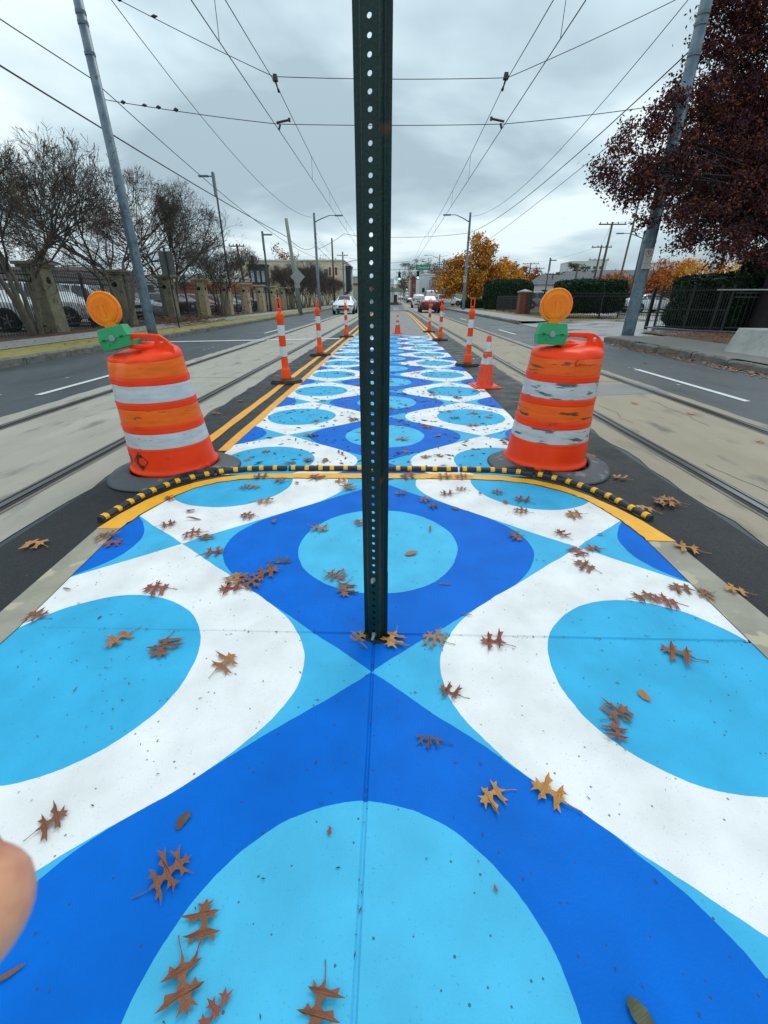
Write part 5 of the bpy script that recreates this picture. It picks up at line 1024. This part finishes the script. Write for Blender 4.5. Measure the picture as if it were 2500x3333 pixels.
# hedges
def hedge(label, loc, dims, n, size, rz=0, rnd_=.35, mats=HG, seed=3):
    t = thing('clipped_hedge', label, 'hedge', loc, rz); a, b, c = dims; rng = np.random.default_rng(seed); p = rng.uniform(-1, 1, (n, 3)); ax = rng.integers(0, 3, n); p[np.arange(n), ax] = np.sign(p[np.arange(n), ax])*rng.uniform(.93, 1.03, n)
    q = p/np.maximum(1, (np.abs(p)**5).sum(1)**(1/5))[:, None]; q = q*np.array([a/2, b/2, c/2])+np.array([0, 0, c/2]); q *= 1+.035*np.sin(q[:, :1]*3.1+q[:, 1:2]*2.3+seed)*np.cos(q[:, 2:]*4.0+q[:, :1]*1.7); q += rng.normal(0, .03, q.shape)*(1+2.2*(rng.random((n, 1)) < .06))
    u = rng.normal(size=(n, 3)); u /= np.linalg.norm(u, axis=1)[:, None]; v = np.cross(u, rng.normal(size=(n, 3))); v /= np.linalg.norm(v, axis=1)[:, None]; s = size*rng.uniform(.6, 1.3, n)[:, None]
    V = np.stack([q-u*s, q-v*s*.6, q+u*s, q+v*s*.6], 1).reshape(-1, 3); cloud_mesh('foliage', V, rng.random(n), mats, t)
    MB().box((0, 0, c*.47), (a*.90, b*.90, c*.90), taper=.95).build('core', HG[0], t, bev=.15); return t
hedge('dark boxy clipped hedge left of the brick pillar', (12.4, 51.5, .1), (4.9, 3, 2.85), 16000, .07, 0, seed=1)
hedge('dark clipped hedge behind the iron fence right of the right drum lamp', (11.95, 29.2, .45), (3.9, 2.2, 1.72), 20000, .05, 0, seed=2)
hedge('big black-green hedge behind the white rail at the right edge', (13.6, 18.0, .1), (5.4, 3.0, 1.9), 26000, .045, R(-6), seed=4)
hedge('rising end of the big hedge under the red tree', (14.3, 17.0, 1.7), (3.6, 2.0, 1.1), 9000, .045, R(-10), seed=5)
hedge('low dark bushes under the golden tree', (9.9, 57.5, .1), (3.0, 1.2, 1.0), 3500, .07, 0, seed=6)
# right: brick pillar, low fence, gate
brick = pm('brick', (.22, .06, .035), (.15, .04, .025), sc=14, rough=.85, bump=.5, bs=30, c3=(.25, .20, .16), sc3=24, t3=.62)
t = thing('brick_pillar', 'red brick gate pillar with pale pointed cap between the two dark hedges', 'pillar', (9.95, 36, .1)); MB().box((0, 0, .76), (.78, .78, 1.52)).build('shaft', brick, t); c = MB(); c.box((0, 0, 1.55), (.92, .92, .07)); c.add([(-.42, -.42, 1.586), (.42, -.42, 1.586), (.42, .42, 1.586), (-.42, .42, 1.586), (0, 0, 1.74)], [(0, 1, 4), (1, 2, 4), (2, 3, 4), (3, 0, 4)]); c.build('cap', sidew, t)
t = thing('brick_pillar', 'second brick pillar top with flat pale cap just behind the right drum lamp', 'pillar', (11.6, 34, .1)); MB().box((0, 0, .76), (.8, .8, 1.52)).build('shaft', brick, t); MB().box((0, 0, 1.58), (1.0, 1.0, .10), taper=.7).build('cap', sidew, t)
picket_fence('low black picket fence left of the brick pillar', (10.2, 46), (9.95, 36.5), 1.3, .12, .14, tips=False, grp='right side fences', posts=(0, 3, 6, 9))
picket_fence('black picket fence from the brick pillar toward the hedge', (9.95, 35.5), (10.15, 27.8), 1.42, .12, .11, tips=False, grp='right side fences', posts=(1.2, 3.8, 7.6))
picket_fence('black picket fence in front of the clipped hedge', (10.15, 27.7), (14.0, 27.6), 1.42, .12, .10, tips=False, grp='right side fences', posts=(0, 2.0, 3.75))
picket_fence('open black gate leaf across the driveway', (14.1, 29.5), (17.8, 24.6), 1.35, .16, .13, tips=False, name='driveway_gate', grp='right side fences', posts=(0, 3, 6))
picket_fence('black picket gate standing right of the thick sign pole', (9.78, 17.5), (11.6, 16.4), 1.42, .14, .075, rails=(.10, .5, .93), tips=False, name='driveway_gate', grp='right side fences', posts=(.02, .95, 1.75, 2.08))
picket_fence('black chain fence panel in front of the big hedge', (11.6, 16.35), (17, 16.0), 1.30, .14, .16, tips=False, grp='right side fences', posts=(1.2, 3.6))
t = thing('gate_post', 'lone black gate post left of the picket gate', 'post', (10.05, 18.5, .12)); MB().box((0, 0, .71), (.10, .10, 1.42)).build('shaft', blackm, t); MB().box((0, 0, 1.44), (.12, .12, .03)).build('cap', blackm, t)
t = thing('rail_fence', 'white top rail and ground pipe along the big hedge', 'rail', (0, 0, 0)); MB().tube([(10.75, 16.05, 1.46), (17, 15.7, 1.46)], .022, 6).build('top_rail', signw, t); MB().tube([(9.4, 17.3, .26), (10.3, 16.2, .22), (11.3, 15.2, .22), (12.2, 14.6, .24)], .03, 6).build('ground_pipe', galv, t); MB().tube([(9.5, 17.1, .20), (10.6, 15.9, .19)], .02, 6).build('ground_pipe', galv, t)
# concrete block
t = thing('concrete_block', 'weathered grey sloping concrete block on the right bank', 'concrete block', (0, 0, 0))
cbm = pm('block_concrete', (.36, .36, .33), (.27, .27, .25), sc=2.5, rough=.85, bump=.5, bs=30, c3=(.22, .22, .20), sc3=14, t3=.66)
def hexa(P, Q): return MB().add(P+Q, [(3, 2, 1, 0), (4, 5, 6, 7), (0, 1, 5, 4), (1, 2, 6, 5), (2, 3, 7, 6), (3, 0, 4, 7)])
hexa([(7.40, 10.25, .12), (7.62, 7.6, .12), (9.0, 7.7, .12), (8.5, 10.7, .12)], [(7.72, 10.45, .62), (8.05, 7.8, .62), (8.9, 7.9, .60), (8.4, 10.55, .61)]).build('block', cbm, t, bev=.02)
MB().box((7.62, 9.75, .19), (.16, .25, .05), rz=R(3)).build('slot_shade_box', dark, t)  # solid black box stands for the shade in a slot

# ---------------------------------------------------------------- cars
glass = pm('car_glass', (.012, .016, .02), rough=.08, spec=.8); tyre = pm('tyre', (.012, .012, .012), rough=.8); rimm = pm('rim', (.35, .36, .38), rough=.3, metal=.8)
trimb = pm('car_trim', (.015, .015, .016), rough=.5); redl = pm('tail_red', (.50, .008, .006), rough=.25); lampm = pm('headlamp', (.45, .47, .50), rough=.12, metal=.4); plate = pm('number_plate', (.55, .56, .58), rough=.5)
def paint(n, c): return pm('car_paint_'+n, c, tuple(x*.93 for x in c), sc=3, rough=.28, coat=.7, spec=.5)
WH, SV, BK, MR, GR, BL = paint('white', (.72, .73, .74)), paint('silver', (.34, .36, .38)), paint('black', (.018, .019, .022)), paint('maroon', (.13, .008, .014)), paint('grey', (.11, .12, .13)), paint('red', (.42, .02, .015))
SED = [(-2.45, .72, .42, .78, .84, .66), (-2.34, .86, .28, .88, .99, .76), (-1.75, .91, .22, .94, 1.06, .74), (-1.00, .92, .22, .96, 1.40, .60), (-.25, .93, .22, .95, 1.47, .60), (.45, .93, .22, .93, 1.42, .60), (1.20, .92, .22, .91, 1.00, .76), (1.9, .90, .22, .84, .90, .74), (2.32, .84, .26, .70, .78, .68), (2.45, .70, .36, .56, .62, .58)]
SUV = [(-2.40, .76, .48, .92, 1.05, .70), (-2.33, .90, .32, 1.02, 1.55, .66), (-2.10, .94, .30, 1.06, 1.74, .68), (-1.0, .95, .28, 1.07, 1.80, .70), (-.2, .95, .28, 1.06, 1.80, .70), (.45, .95, .28, 1.04, 1.74, .68), (1.15, .94, .28, 1.03, 1.14, .78), (1.9, .93, .28, .98, 1.08, .78), (2.34, .88, .32, .84, .98, .74), (2.46, .78, .42, .66, .76, .66)]
VAN = [(-2.9, .90, .5, 1.2, 1.4, .84), (-2.85, .98, .36, 1.25, 2.25, .86), (-2.6, 1.0, .34, 1.28, 2.40, .88), (-1, 1.0, .34, 1.28, 2.42, .88), (.6, 1.0, .34, 1.28, 2.42, .88), (1.3, 1.0, .34, 1.26, 2.30, .84), (2.15, .98, .34, 1.15, 1.32, .82), (2.5, .96, .34, 1.02, 1.16, .80), (2.8, .90, .40, .85, .98, .76), (2.9, .8, .48, .7, .78, .7)]
def car(label, kind, mat, loc, rz, st_, cat='car', detail=True, roofr=2, group=None):
    t = thing('parked_'+kind if group else kind, label, cat, loc, rz, group); m = MB(); n = 10
    for (x, hw, zb, zs, zt, ht) in st_:
        m.v += [(x, -hw*.85, zb), (x, -hw, zb+.18), (x, -hw*1.0, zs), (x, -ht, zt-.06), (x, -ht*.80, zt), (x, ht*.80, zt), (x, ht, zt-.06), (x, hw, zs), (x, hw, zb+.18), (x, hw*.85, zb)]
    for i in range(len(st_)-1):
        for j in range(n): m.f.append((i*n+j, i*n+(j+1) % n, (i+1)*n+(j+1) % n, (i+1)*n+j)); m.m.append(0)
    m.f += [tuple(reversed(range(n))), tuple(range(len(m.v)-n, len(m.v)))]; m.m += [0, 0]
    V = m.v; b = m.build('body', mat, t, smooth=True, bev=.03); sm = b.modifiers.new('s', 'SUBSURF'); sm.levels = 1; sm.render_levels = 1
    def pane(name, q, off, k=.88, mt=glass, kz=None):
        q = [Vector(p) for p in q]; c = sum(q, Vector())/4; nrm = (q[1]-q[0]).cross(q[2]-q[0]).normalized()
        if nrm.dot(c-Vector((0, 0, .8))) < 0: nrm = -nrm
        p2 = [c+(p-c)*k+nrm*off for p in q]; p3 = [p-nrm*.03 for p in p2]
        g = MB().add(p2+p3, [(0, 1, 2, 3), (7, 6, 5, 4), (0, 4, 5, 1), (1, 5, 6, 2), (2, 6, 7, 3), (3, 7, 4, 0)]); return g.build(name, mt, t)
    def P(i, j): return V[i*n+j]
    r0, r1 = roofr, 5
    for i in range(r0, r1):
        if st_[i][4]-st_[i][3] > .25 or st_[i+1][4]-st_[i+1][3] > .25:
            for a, c in ((2, 3), (7, 6)):
                pane('side_window', [P(i, a), P(i+1, a), P(i+1, c), P(i, c)], .012, .84)
    for a, c in ((2, 3), (7, 6)):
        q0 = Vector(P(5, a)); q1 = Vector(P(6, a)).lerp(q0, .25); q2 = Vector(P(5, c)); pane('side_window', [q0, q1, q1.lerp(q2, .35), q2], .012, .82)
    pane('windscreen', [P(5, 4), P(6, 4), P(6, 5), P(5, 5)], .018, .90)
    ri = 1 if st_ is not SED else 2; pane('rear_window', [P(ri-(0 if st_ is SED else 0), 4), P(ri+1, 4), P(ri+1, 5), P(ri, 5)] if st_ is SED else [(-2.38, -.6, st_[1][3]+.06), (-2.30, -.56, st_[1][4]-.10), (-2.30, .56, st_[1][4]-.10), (-2.38, .6, st_[1][3]+.06)], .02, .9)
    L0, L1 = st_[0][0], st_[-1][0]; wx = (L0+.88, L1-.92); R_ = .34 if st_ is SED else .38
    wm = MB(); wm.lathe([(R_*.6, -.11), (R_*.95, -.11), (R_, -.08), (R_, .08), (R_*.95, .11), (R_*.6, .11)], 22, M=Matrix.Rotation(R(90), 4, 'X')); rm_ = MB(); rm_.lathe([(.03, -.10), (R_*.62, -.105), (R_*.62, .105), (.03, .10)], 16, M=Matrix.Rotation(R(90), 4, 'X'))
    for k in range(5): a = 2*pi*k/5; rm_.box((cos(a)*R_*.33, 0, sin(a)*R_*.33), (R_*.56, .225, .05), tilt=(0, -a, 0))
    me1 = wm.mesh('wheel', tyre); me2 = rm_.mesh('rim', rimm)
    for x in wx:
        for sy in (-1, 1):
            w = bpy.data.objects.new('wheel', me1); COL.objects.link(w); w.parent = t; w.location = (x, sy*(st_[4][1]-.09), R_); rr = bpy.data.objects.new('rim', me2); COL.objects.link(rr); rr.parent = w
            MB().lathe([(R_*1.12, 0), (R_*1.12, .02)], 20, M=Matrix.Rotation(R(90), 4, 'X'), c=(x, sy*(st_[4][1]-.012)+.01, R_+.01)).build('wheel_arch', trimb, t)
    f = st_[-2]; r_ = st_[1]
    for sy in (-1, 1):
        MB().box((L1-.16, sy*f[1]*.76, f[3]-.04), (.30, .34, .15), rz=-sy*.32).build('headlight', lampm, t, bev=.03)
        hh = .16 if st_ is SED else .34
        MB().box((L0+.09, sy*r_[1]*.80, r_[3]-.02-(.0 if st_ is SED else -.05)), (.22, .36 if st_ is SED else .20, hh), rz=sy*.25).build('tail_light', redl, t, bev=.03)
        MB().box((1.0, sy*(st_[6][1]+.10), st_[6][3]+.06), (.14, .20, .14)).build('mirror', mat, t, bev=.03)
    MB().box((L1-.03, 0, f[3]-.10), (.10, f[1]*.85, .15)).build('grille', trimb, t, bev=.02); MB().box((L1-.06, 0, f[2]+.14), (.16, f[1]*1.3, .13)).build('lower_grille', trimb, t, bev=.02)
    MB().box((L0+.03, 0, st_[0][2]+.01), (.14, r_[1]*1.35, .14)).build('rear_bumper_trim', trimb, t, bev=.02); MB().box((L0-.01, 0, .66 if st_ is SED else .86), (.03, .34, .16)).build('number_plate', plate, t)
    MB().box((L1+.005, 0, f[2]+.22), (.02, .32, .10)).build('number_plate', plate, t)
    if st_ is SUV: [MB().box((-.8, sy*.62, 1.83), (2.2, .04, .04)).build('roof_rail', trimb, t) for sy in (-1, 1)]
    return t
def recol(t, old, new):
    for c in t.children:
        for i, s in enumerate(c.material_slots):
            if s.material == old: s.link = 'OBJECT'; s.material = new
wc = car('oncoming white sedan in the left lane behind the far marker', 'sedan', WH, (-4.12, 42.2, 0), R(-90), SED)
mr = car('dark red sedan seen from behind in the right lane', 'sedan', MR, (3.62, 46.4, 0), R(90), SED)
sv = car('white sport utility vehicle driving ahead of the dark red sedan', 'suv', WH, (3.85, 69.5, 0), R(90), SUV)
vn = car('large white van on the right ahead of the dark red sedan', 'van', WH, (6.45, 79, 0), R(90), VAN, 'van')
def far(src, label, loc, rz, old=None, new=None, g=None):
    d_ = dup(src, loc, rz, label)
    if new: recol(d_, old, new)
    if g: d_['group'] = g
    return d_
far(wc, 'dark car far ahead left of the white sport utility vehicle', (5.6, 148, gz(148)), R(90), WH, BK); far(sv, 'white car far ahead beyond the dark one', (5.9, 185, gz(185)), R(90)); far(wc, 'pale oncoming car at the foot of the distant hill', (3.7, 193, gz(193)), R(-90), WH, SV)
far(sv, 'small white car climbing the distant hill', (7.4, 235, gz(235)), R(90)); far(wc, 'tiny silver car halfway up the distant hill', (8.2, 330, gz(330)), R(90), WH, SV); far(vn, 'tiny pale van near the top of the distant hill', (6.6, 385, gz(385)), R(-90), WH, SV)
far(sv, 'white pickup-like car parked beneath the orange tree at right', (9.6, 82, .1), R(20))
# the lot behind the left fence
PK = [(18.0-.4, sv, WH, 'white car cut by the left photo edge behind the iron fence'), (20.9, sv, WH, 'white sport utility vehicle behind the fence left of the round lamp'), (23.9, sv, WH, 'white sport utility vehicle behind the fence right of the tram pole'), (27.4, wc, SV, 'silver car behind the fence before the first tan pillar'), (30.6, wc, BK, 'black car behind the fence at the first tan pillar'), (33.8, wc, GR, 'grey car behind the fence between the first two tan pillars'), (36.6, wc, BL, 'red car behind the fence at the second tan pillar'), (39.8, wc, GR, 'dark grey car behind the fence after the red car'), (43.4, wc, SV, 'silver car behind the fence near the leaning pole'), (46.6, wc, BK, 'last dark car visible behind the tan pillars')]
for y, src, c, lb in PK: far(src, lb, (-15.4, y, .1), R(0)if c is not BK else R(180), WH, c if c is not WH else None, 'cars parked behind the left fence')
far(sv, 'white car at the far left behind the fence, nearest of the row', (-15.9, 14.6, .1), 0, g='cars parked behind the left fence')
far(sv, 'white car parked in the second row beyond the silver car', (-22, 33, .1), R(90), g='cars parked behind the left fence'); far(wc, 'silver car parked in the second row of the left lot', (-23, 42, .1), R(90), WH, SV, 'cars parked behind the left fence')
far(wc, 'white car parked on the wet lot right of the far hedge', (22.0, 41, .15), R(15), g='cars parked on the right'); far(sv, 'silver car parked behind the boxy hedge by the brick pillar', (17.5, 56, .15), R(10), WH, SV, 'cars parked on the right'); far(wc, 'white car parked under the rust brown tree', (27, 50, .15), R(0), g='cars parked on the right')

# ---------------------------------------------------------------- buildings
def bld(name, label, x0, x1, y0, y1, z0, h, mat, wins=(), wm_=glass, roof=None, cat='building', parapet=True, side=None):
    t = thing(name, label, cat, ((x0+x1)/2, y0, z0)); w = x1-x0; MB().box((0, (y1-y0)/2, h/2), (w, y1-y0, h)).build('wall', mat, t)
    if parapet: MB().box((0, (y1-y0)/2, h+.12), (w+.3, y1-y0+.3, .28)).build('cornice', roof or mat, t)
    for (x, z, ww, hh) in wins: 
        f = MB().box((x, -.02, z), (ww+.2, .08, hh+.2)).build('window', signw, t); MB().box((0, -.06, 0), (ww, .04, hh)).build('pane', wm_, f, loc=(x, 0, z))
    return t
tanw = pm('tan_wall', (.68, .58, .42), (.60, .52, .38), sc=.6, rough=.85); navy = pm('bay_green', (.008, .022, .03), rough=.5)
t = bld('building', 'two-storey tan building with dark bay windows at the left junction corner', -31.6, -9.8, 100, 122, 0, 8.0, tanw, [(-3.6, 5.6, 1.0, 1.6), (7.2, 6.0, .8, 1.2)], roof=pm('tan_cornice', (.58, .50, .37), rough=.8))
def bay(t, c, w, d, h, rz=0):
    b = MB(); P = [(-w/2, 0), (-w/2+.45, -d), (w/2-.45, -d), (w/2, 0)]; M = Matrix.Translation(c) @ Matrix.Rotation(rz, 4, 'Z'); b.prism(P, 0, h, M=M); b.prism([(p[0]*1.12, p[1]*1.2) for p in P], h, h+.3, M=M); b.prism([(p[0]*.85, p[1]*.8) for p in P], -.35, 0, M=M)
    o = b.build('bay_window', navy, t); pa = MB()
    for x in (-w*.24, w*.04, w*.28): pa.box((x, -d-.02, h*.5), (w*.14, .05, h*.55))
    pa.v = [tuple(M @ Vector(v)) for v in pa.v]; pa.build('panes', pm('pale_glass', (.30, .33, .34), rough=.2), o)
bay(t, (-6.7, 0, 3.4), 4.2, 1.0, 3.7); bay(t, (10.9, 6, 2.9), 5.0, 1.0, 4.2, R(90)); bay(t, (2.9, -.0, 4.3), 2.6, .5, 2.1)
MB().box((10.9, 3, 2.3), (1.4, 5, .3)).build('shop_awning', trimb, t); MB().box((10.95, 3, 1.1), (.1, 5, 2.1)).build('shopfront', glass, t)
bld('building', 'pale grey panelled building just left of the post beyond the tan one', -12.5, -8.2, 128, 150, 0, 6.2, pm('grey_panel', (.36, .40, .39), (.42, .45, .44), sc=.5, rough=.7), [(0, 4.6, 2.6, .5)], wm_=pm('red_stripe', (.25, .03, .04), rough=.6))
bld('wall', 'orange painted low wall beyond the left parking lot', -27.5, -16.6, 57, 57.4, 0, 3.0, pm('orange_wall', (.42, .13, .055), (.34, .11, .05), sc=.8, rough=.85), parapet=False, cat='wall')
bld('building', 'long low white building beyond the left parking lot', -58, -26.5, 78, 90, 0, 4.4, pm('white_shed', (.55, .57, .58), (.48, .50, .51), sc=.4, rough=.7), [(-8, 2.6, 3, 1.2), (2, 2.6, 3, 1.2), (10, 2.6, 3, 1.2)])
bld('building', 'dark grey low roofed building behind the leftmost parked white cars', -48, -27, 42, 52, 0, 3.4, pm('dark_shed', (.20, .17, .16), (.15, .13, .13), sc=.5, rough=.8), [(4, 2, 2, 1)])
bld('building', 'white two-storey building beyond the junction on the right', 8.0, 12.2, 140, 160, 0, 7.3, pm('white_render', (.66, .68, .69), (.58, .60, .61), sc=.4, rough=.8), [(-.9, 3.4, .7, 1.1), (1.0, 3.4, .7, 1.1)])
t = bld('building', 'blue-grey shop building with curved roof front behind the white van', 10.6, 14.8, 122, 138, 0, 5.4, pm('blue_grey_wall', (.20, .26, .29), (.24, .30, .33), sc=.4, rough=.8), [(-1.0, 2.2, .6, 2.4), (-.2, 4.1, .8, 1.6)], parapet=False)
m = MB(); m.prism([(2.1*cos(a), 1.5*sin(a)) for a in [pi*i/12 for i in range(13)]], 0, 15.5, M=Matrix.Translation((0, .2, 5.4)) @ Matrix.Rotation(R(90), 4, 'X') @ Matrix.Translation((0, 0, -15.8))); m.build('roof', galv, t)
bld('building', 'dark red brick building with flat top behind the blue-grey shop', 12.8, 19, 150, 168, 0, 8.3, brick, [(-1, 6, .8, 1.2)])
for i, (x0, x1, y0, h, mt, lb) in enumerate([(7.6, 10.4, 182, 8.0, brick, 'brown brick building up the street on the right'), (7.8, 10.2, 205, 8.2, pm('cream_wall', (.50, .46, .38), rough=.8), 'cream building up the street behind the brown one'), (10.0, 13.5, 250, 7.8, pm('grey_wall', (.28, .27, .26), rough=.8), 'grey building far up the hill on the right'), (11.5, 15, 310, 7.5, brick, 'small brick building far up the hill on the right')]):
    bld('building', lb, x0, x1, y0, y0+14, gz(y0)-.5, h, mt, [(-.6, h*.65, .5, .9), (.6, h*.65, .5, .9), (-.6, h*.32, .5, .9), (.6, h*.32, .5, .9)])
for i, (x0, x1, y0, h, mt, lb) in enumerate([(-13, -8.6, 175, 5.0, MATS['white_render'], 'white low building far up the left side of the street'), (-12, -8.5, 215, 6, brick, 'brick building far up the left side of the street'), (-14, -9, 300, 6, MATS['cream_wall'], 'small cream building on the left of the hill'), (-3.2, 2.5, 560, 6, MATS['white_render'], 'tiny white building at the top of the street')]):
    bld('building', lb, x0, x1, y0, y0+14, gz(y0)-.5, h, mt, [(-.8, h*.6, .5, .9), (.8, h*.6, .5, .9)])
# tram stop in the middle of the road beyond the junction
t = thing('tram_stop', 'small tram stop with grey-green domed roof beyond the junction right of the post', 'shelter', (.9, 108, 0)); m = MB(); m.prism([(1.75*cos(a), .75*sin(a)) for a in [pi*i/12 for i in range(13)]], 0, 6, M=Matrix.Translation((0, 3, 2.6)) @ Matrix.Rotation(R(90), 4, 'X')); m.build('roof', pm('roof_sage', (.20, .26, .22), rough=.6), t)
for x in (-1.2, 1.2): MB().box((x, 0, 1.4), (.14, 5.6, 2.6)).build('side_panel', MATS['white_render'], t)
MB().box((0, 0, .1), (3.0, 7, .3)).build('platform', sidew, t)
t = thing('information_pylon', 'dark blue and cream pylon with planting in front of the tram stop', 'pylon', (.55, 102, 0)); MB().box((.25, 0, 1.2), (.7, .5, 1.5)).build('blue_panel', pm('pylon_blue', (.01, .015, .05), rough=.4), t); MB().box((-.35, -.1, 1.2), (.35, .4, 1.3)).build('cream_panel', MATS['cream_wall'], t); MB().box((0, 0, .25), (1.9, 1.4, .5)).build('planter', pm('planter', (.10, .07, .04), rough=.9), t); MB().tube([(-.3, 0, 1.8), (-.3, 0, 3.6)], .05, 6).build('clock_post', blackm, t); MB().lathe([(.3, -.06), (.3, .06)], 14, M=Matrix.Rotation(R(90), 4, 'X'), c=(-.3, 0, 3.7)).build('clock_face', signw, t)
# right background
roofg = pm('roof_grey', (.10, .105, .115), (.13, .135, .145), sc=1, rough=.8)
def house(label, x, y, w, d, h, rh, mat):
    t = thing('house', label, 'house', (x, y, 0)); MB().box((0, 0, h/2), (w, d, h)).build('wall', mat, t); m = MB(); a, b = w/2+.4, d/2+.4
    m.add([(-a, -b, h), (a, -b, h), (a, b, h), (-a, b, h), (-a*.45, 0, h+rh), (a*.45, 0, h+rh)], [(0, 1, 5, 4), (1, 2, 5), (2, 3, 4, 5), (3, 0, 4), (3, 2, 1, 0)]); rf = m.build('roof', roofg, t)
    MB().box((w*.2, 0, h+rh*.8), (.5, .5, 1.2)).build('chimney', brick, rf)
    for k in (-.3, 0, .3): f = MB().box((0, 0, 0), (1.1, .1, 1.3)).build('window', signw, t, loc=(w*k, -d/2-.03, h*.6)); MB().box((0, -.07, 0), (.85, .05, 1.05)).build('pane', glass, f)
    return t
house('grey-roofed house with pale walls left of the right hedge', 29.8, 92, 6.2, 7, 3.5, 1.9, MATS['white_render'])
house('second grey roofed house partly behind the first', 39, 104, 8, 7, 4.2, 2.2, brick); house('low white-walled house behind the boxy hedge', 20.8, 88, 5.5, 6, 3.2, .8, MATS['grey_wall'])
bld('wall', 'long brown brick boundary wall across the far side of the wet lot', 22, 75, 62.5, 63, 0, 1.75, pm('brown_wall', (.085, .06, .05), (.12, .085, .07), sc=1, rough=.9), parapet=False, cat='wall')
ap = [(x, z, 2.2, 1.5) for x in (-7.5, -3.8, 0, 3.8, 7.5) for z in (9, 12, 15, 18)]
bld('apartment_block', 'white multi-storey apartment block on the right skyline', 109, 130, 300, 320, 0, 21.2, pm('apt_white', (.62, .64, .64), rough=.8), ap)
MB_ = thing('building', 'low tan building with dark blue hipped roof on the right skyline', 'building', (69, 150, 0)); MB().box((0, 0, 3.2), (24, 8, 6.4)).build('wall', MATS['cream_wall'], MB_); MB().add([(-13, -5, 6.4), (13, -5, 6.4), (13, 5, 6.4), (-13, 5, 6.4), (-9, 0, 9.0), (9, 0, 9.0)], [(0, 1, 5, 4), (1, 2, 5), (2, 3, 4, 5), (3, 0, 4), (3, 2, 1, 0)]).build('roof', pm('roof_blue', (.03, .05, .075), rough=.6), MB_)
bld('building', 'white cube-like building top right of the slim mast', 100, 108, 190, 200, 0, 13.4, MATS['white_render'], [(0, 11, 3, 2)])
# trees behind on the left and up the street
for i, (x, y, z, r, mt, lb) in enumerate([(-24, 106, 7.4, 3.6, [BG[2], BG[0]], 'orange-brown tree behind the left end of the tan building roof'), (-36, 120, 7.5, 4.6, [BG[2], BG[0]], 'rust tree left of the tan building'), (-17, 135, 8.2, 3.4, [BG[2], BG[0]], 'brown tree top behind the tan building roof'), (-25.5, 66, 2.8, 2.6, [HG[2], BG[3]], 'green bushy tree beyond the left lot'), (-34, 60, 4.2, 3.4, [BG[0], BG[1]], 'brown bare-looking tree beyond the left lot'), (-44, 62, 5, 4.5, [BG[1], BG[0]], 'grey-brown tree beyond the far left of the lot'), (-54, 60, 5.5, 5, [BG[0], BG[3]], 'mixed tree at the far left beyond the lot'), (-46, 100, 5, 4, [BG[1], BG[0]], 'grey tree beyond the long white shed'), (-62, 90, 6, 6, [BG[0], BG[2]], 'large brown tree far left'),
        (9.5, 232, 13.5, 5.2, [BG[0], BG[1]], 'tall bare brown tree up the street above the white building'), (6.2, 245, 9.5, 3.6, [BG[2], BG[0]], 'rust tree up the street left of the tall bare tree'), (15.5, 225, 13, 4.5, [BG[0], BG[2]], 'bare brown tree right of the tall one up the street'), (21, 190, 12, 4.2, [BG[1], BG[0]], 'pale bare tree between the orange tree and the sky'), (-8, 330, 11, 6, [BG[3], BG[0]], 'dark tree at the left of the hill top'), (26, 150, 8, 4.5, [BG[1], BG[0]], 'pale grey bare tree right of the golden tree')]):
    far_ = y > 100; tree(lb, (x, y, gz(y) if y > 140 else 0), [(0, 0, z-gz(y)*(y > 140), r), (-r*.6, 0, z-gz(y)*(y > 140)-.8, r*.7), (r*.6, 0, z-gz(y)*(y > 140)-.6, r*.7), (0, 0, (z-gz(y)*(y > 140))*.55, r*.6)], 2600, .13 if not far_ else .22, mt, (.2, 2.2), 50+i, 8, grp='trees in the background', clump=.7, name='background_tree')
# far woods that read as one mass
rng = np.random.default_rng(9); t = None
cs = []; rs = []
for k in range(150):
    sd_ = rng.choice([-1, 1]); y = rng.uniform(150, 620); x = sd_*rng.uniform(22+y*.03, 60+y*.75); cs.append((x, y, gz(y)*.9+rng.uniform(1.5, 4))); rs.append(rng.uniform(4, 7))
V, sh = leaf_cloud(rng, cs, rs, 42000, .55, .8, clump=1.1, ncl=2600); w = cloud_mesh('far_woods', V, sh, [BG[0], BG[1], BG[3], BG[2], BG[1]], None); tag(w, 'far wooded skyline of bare and autumn trees along the horizon', 'woods', kind='stuff')
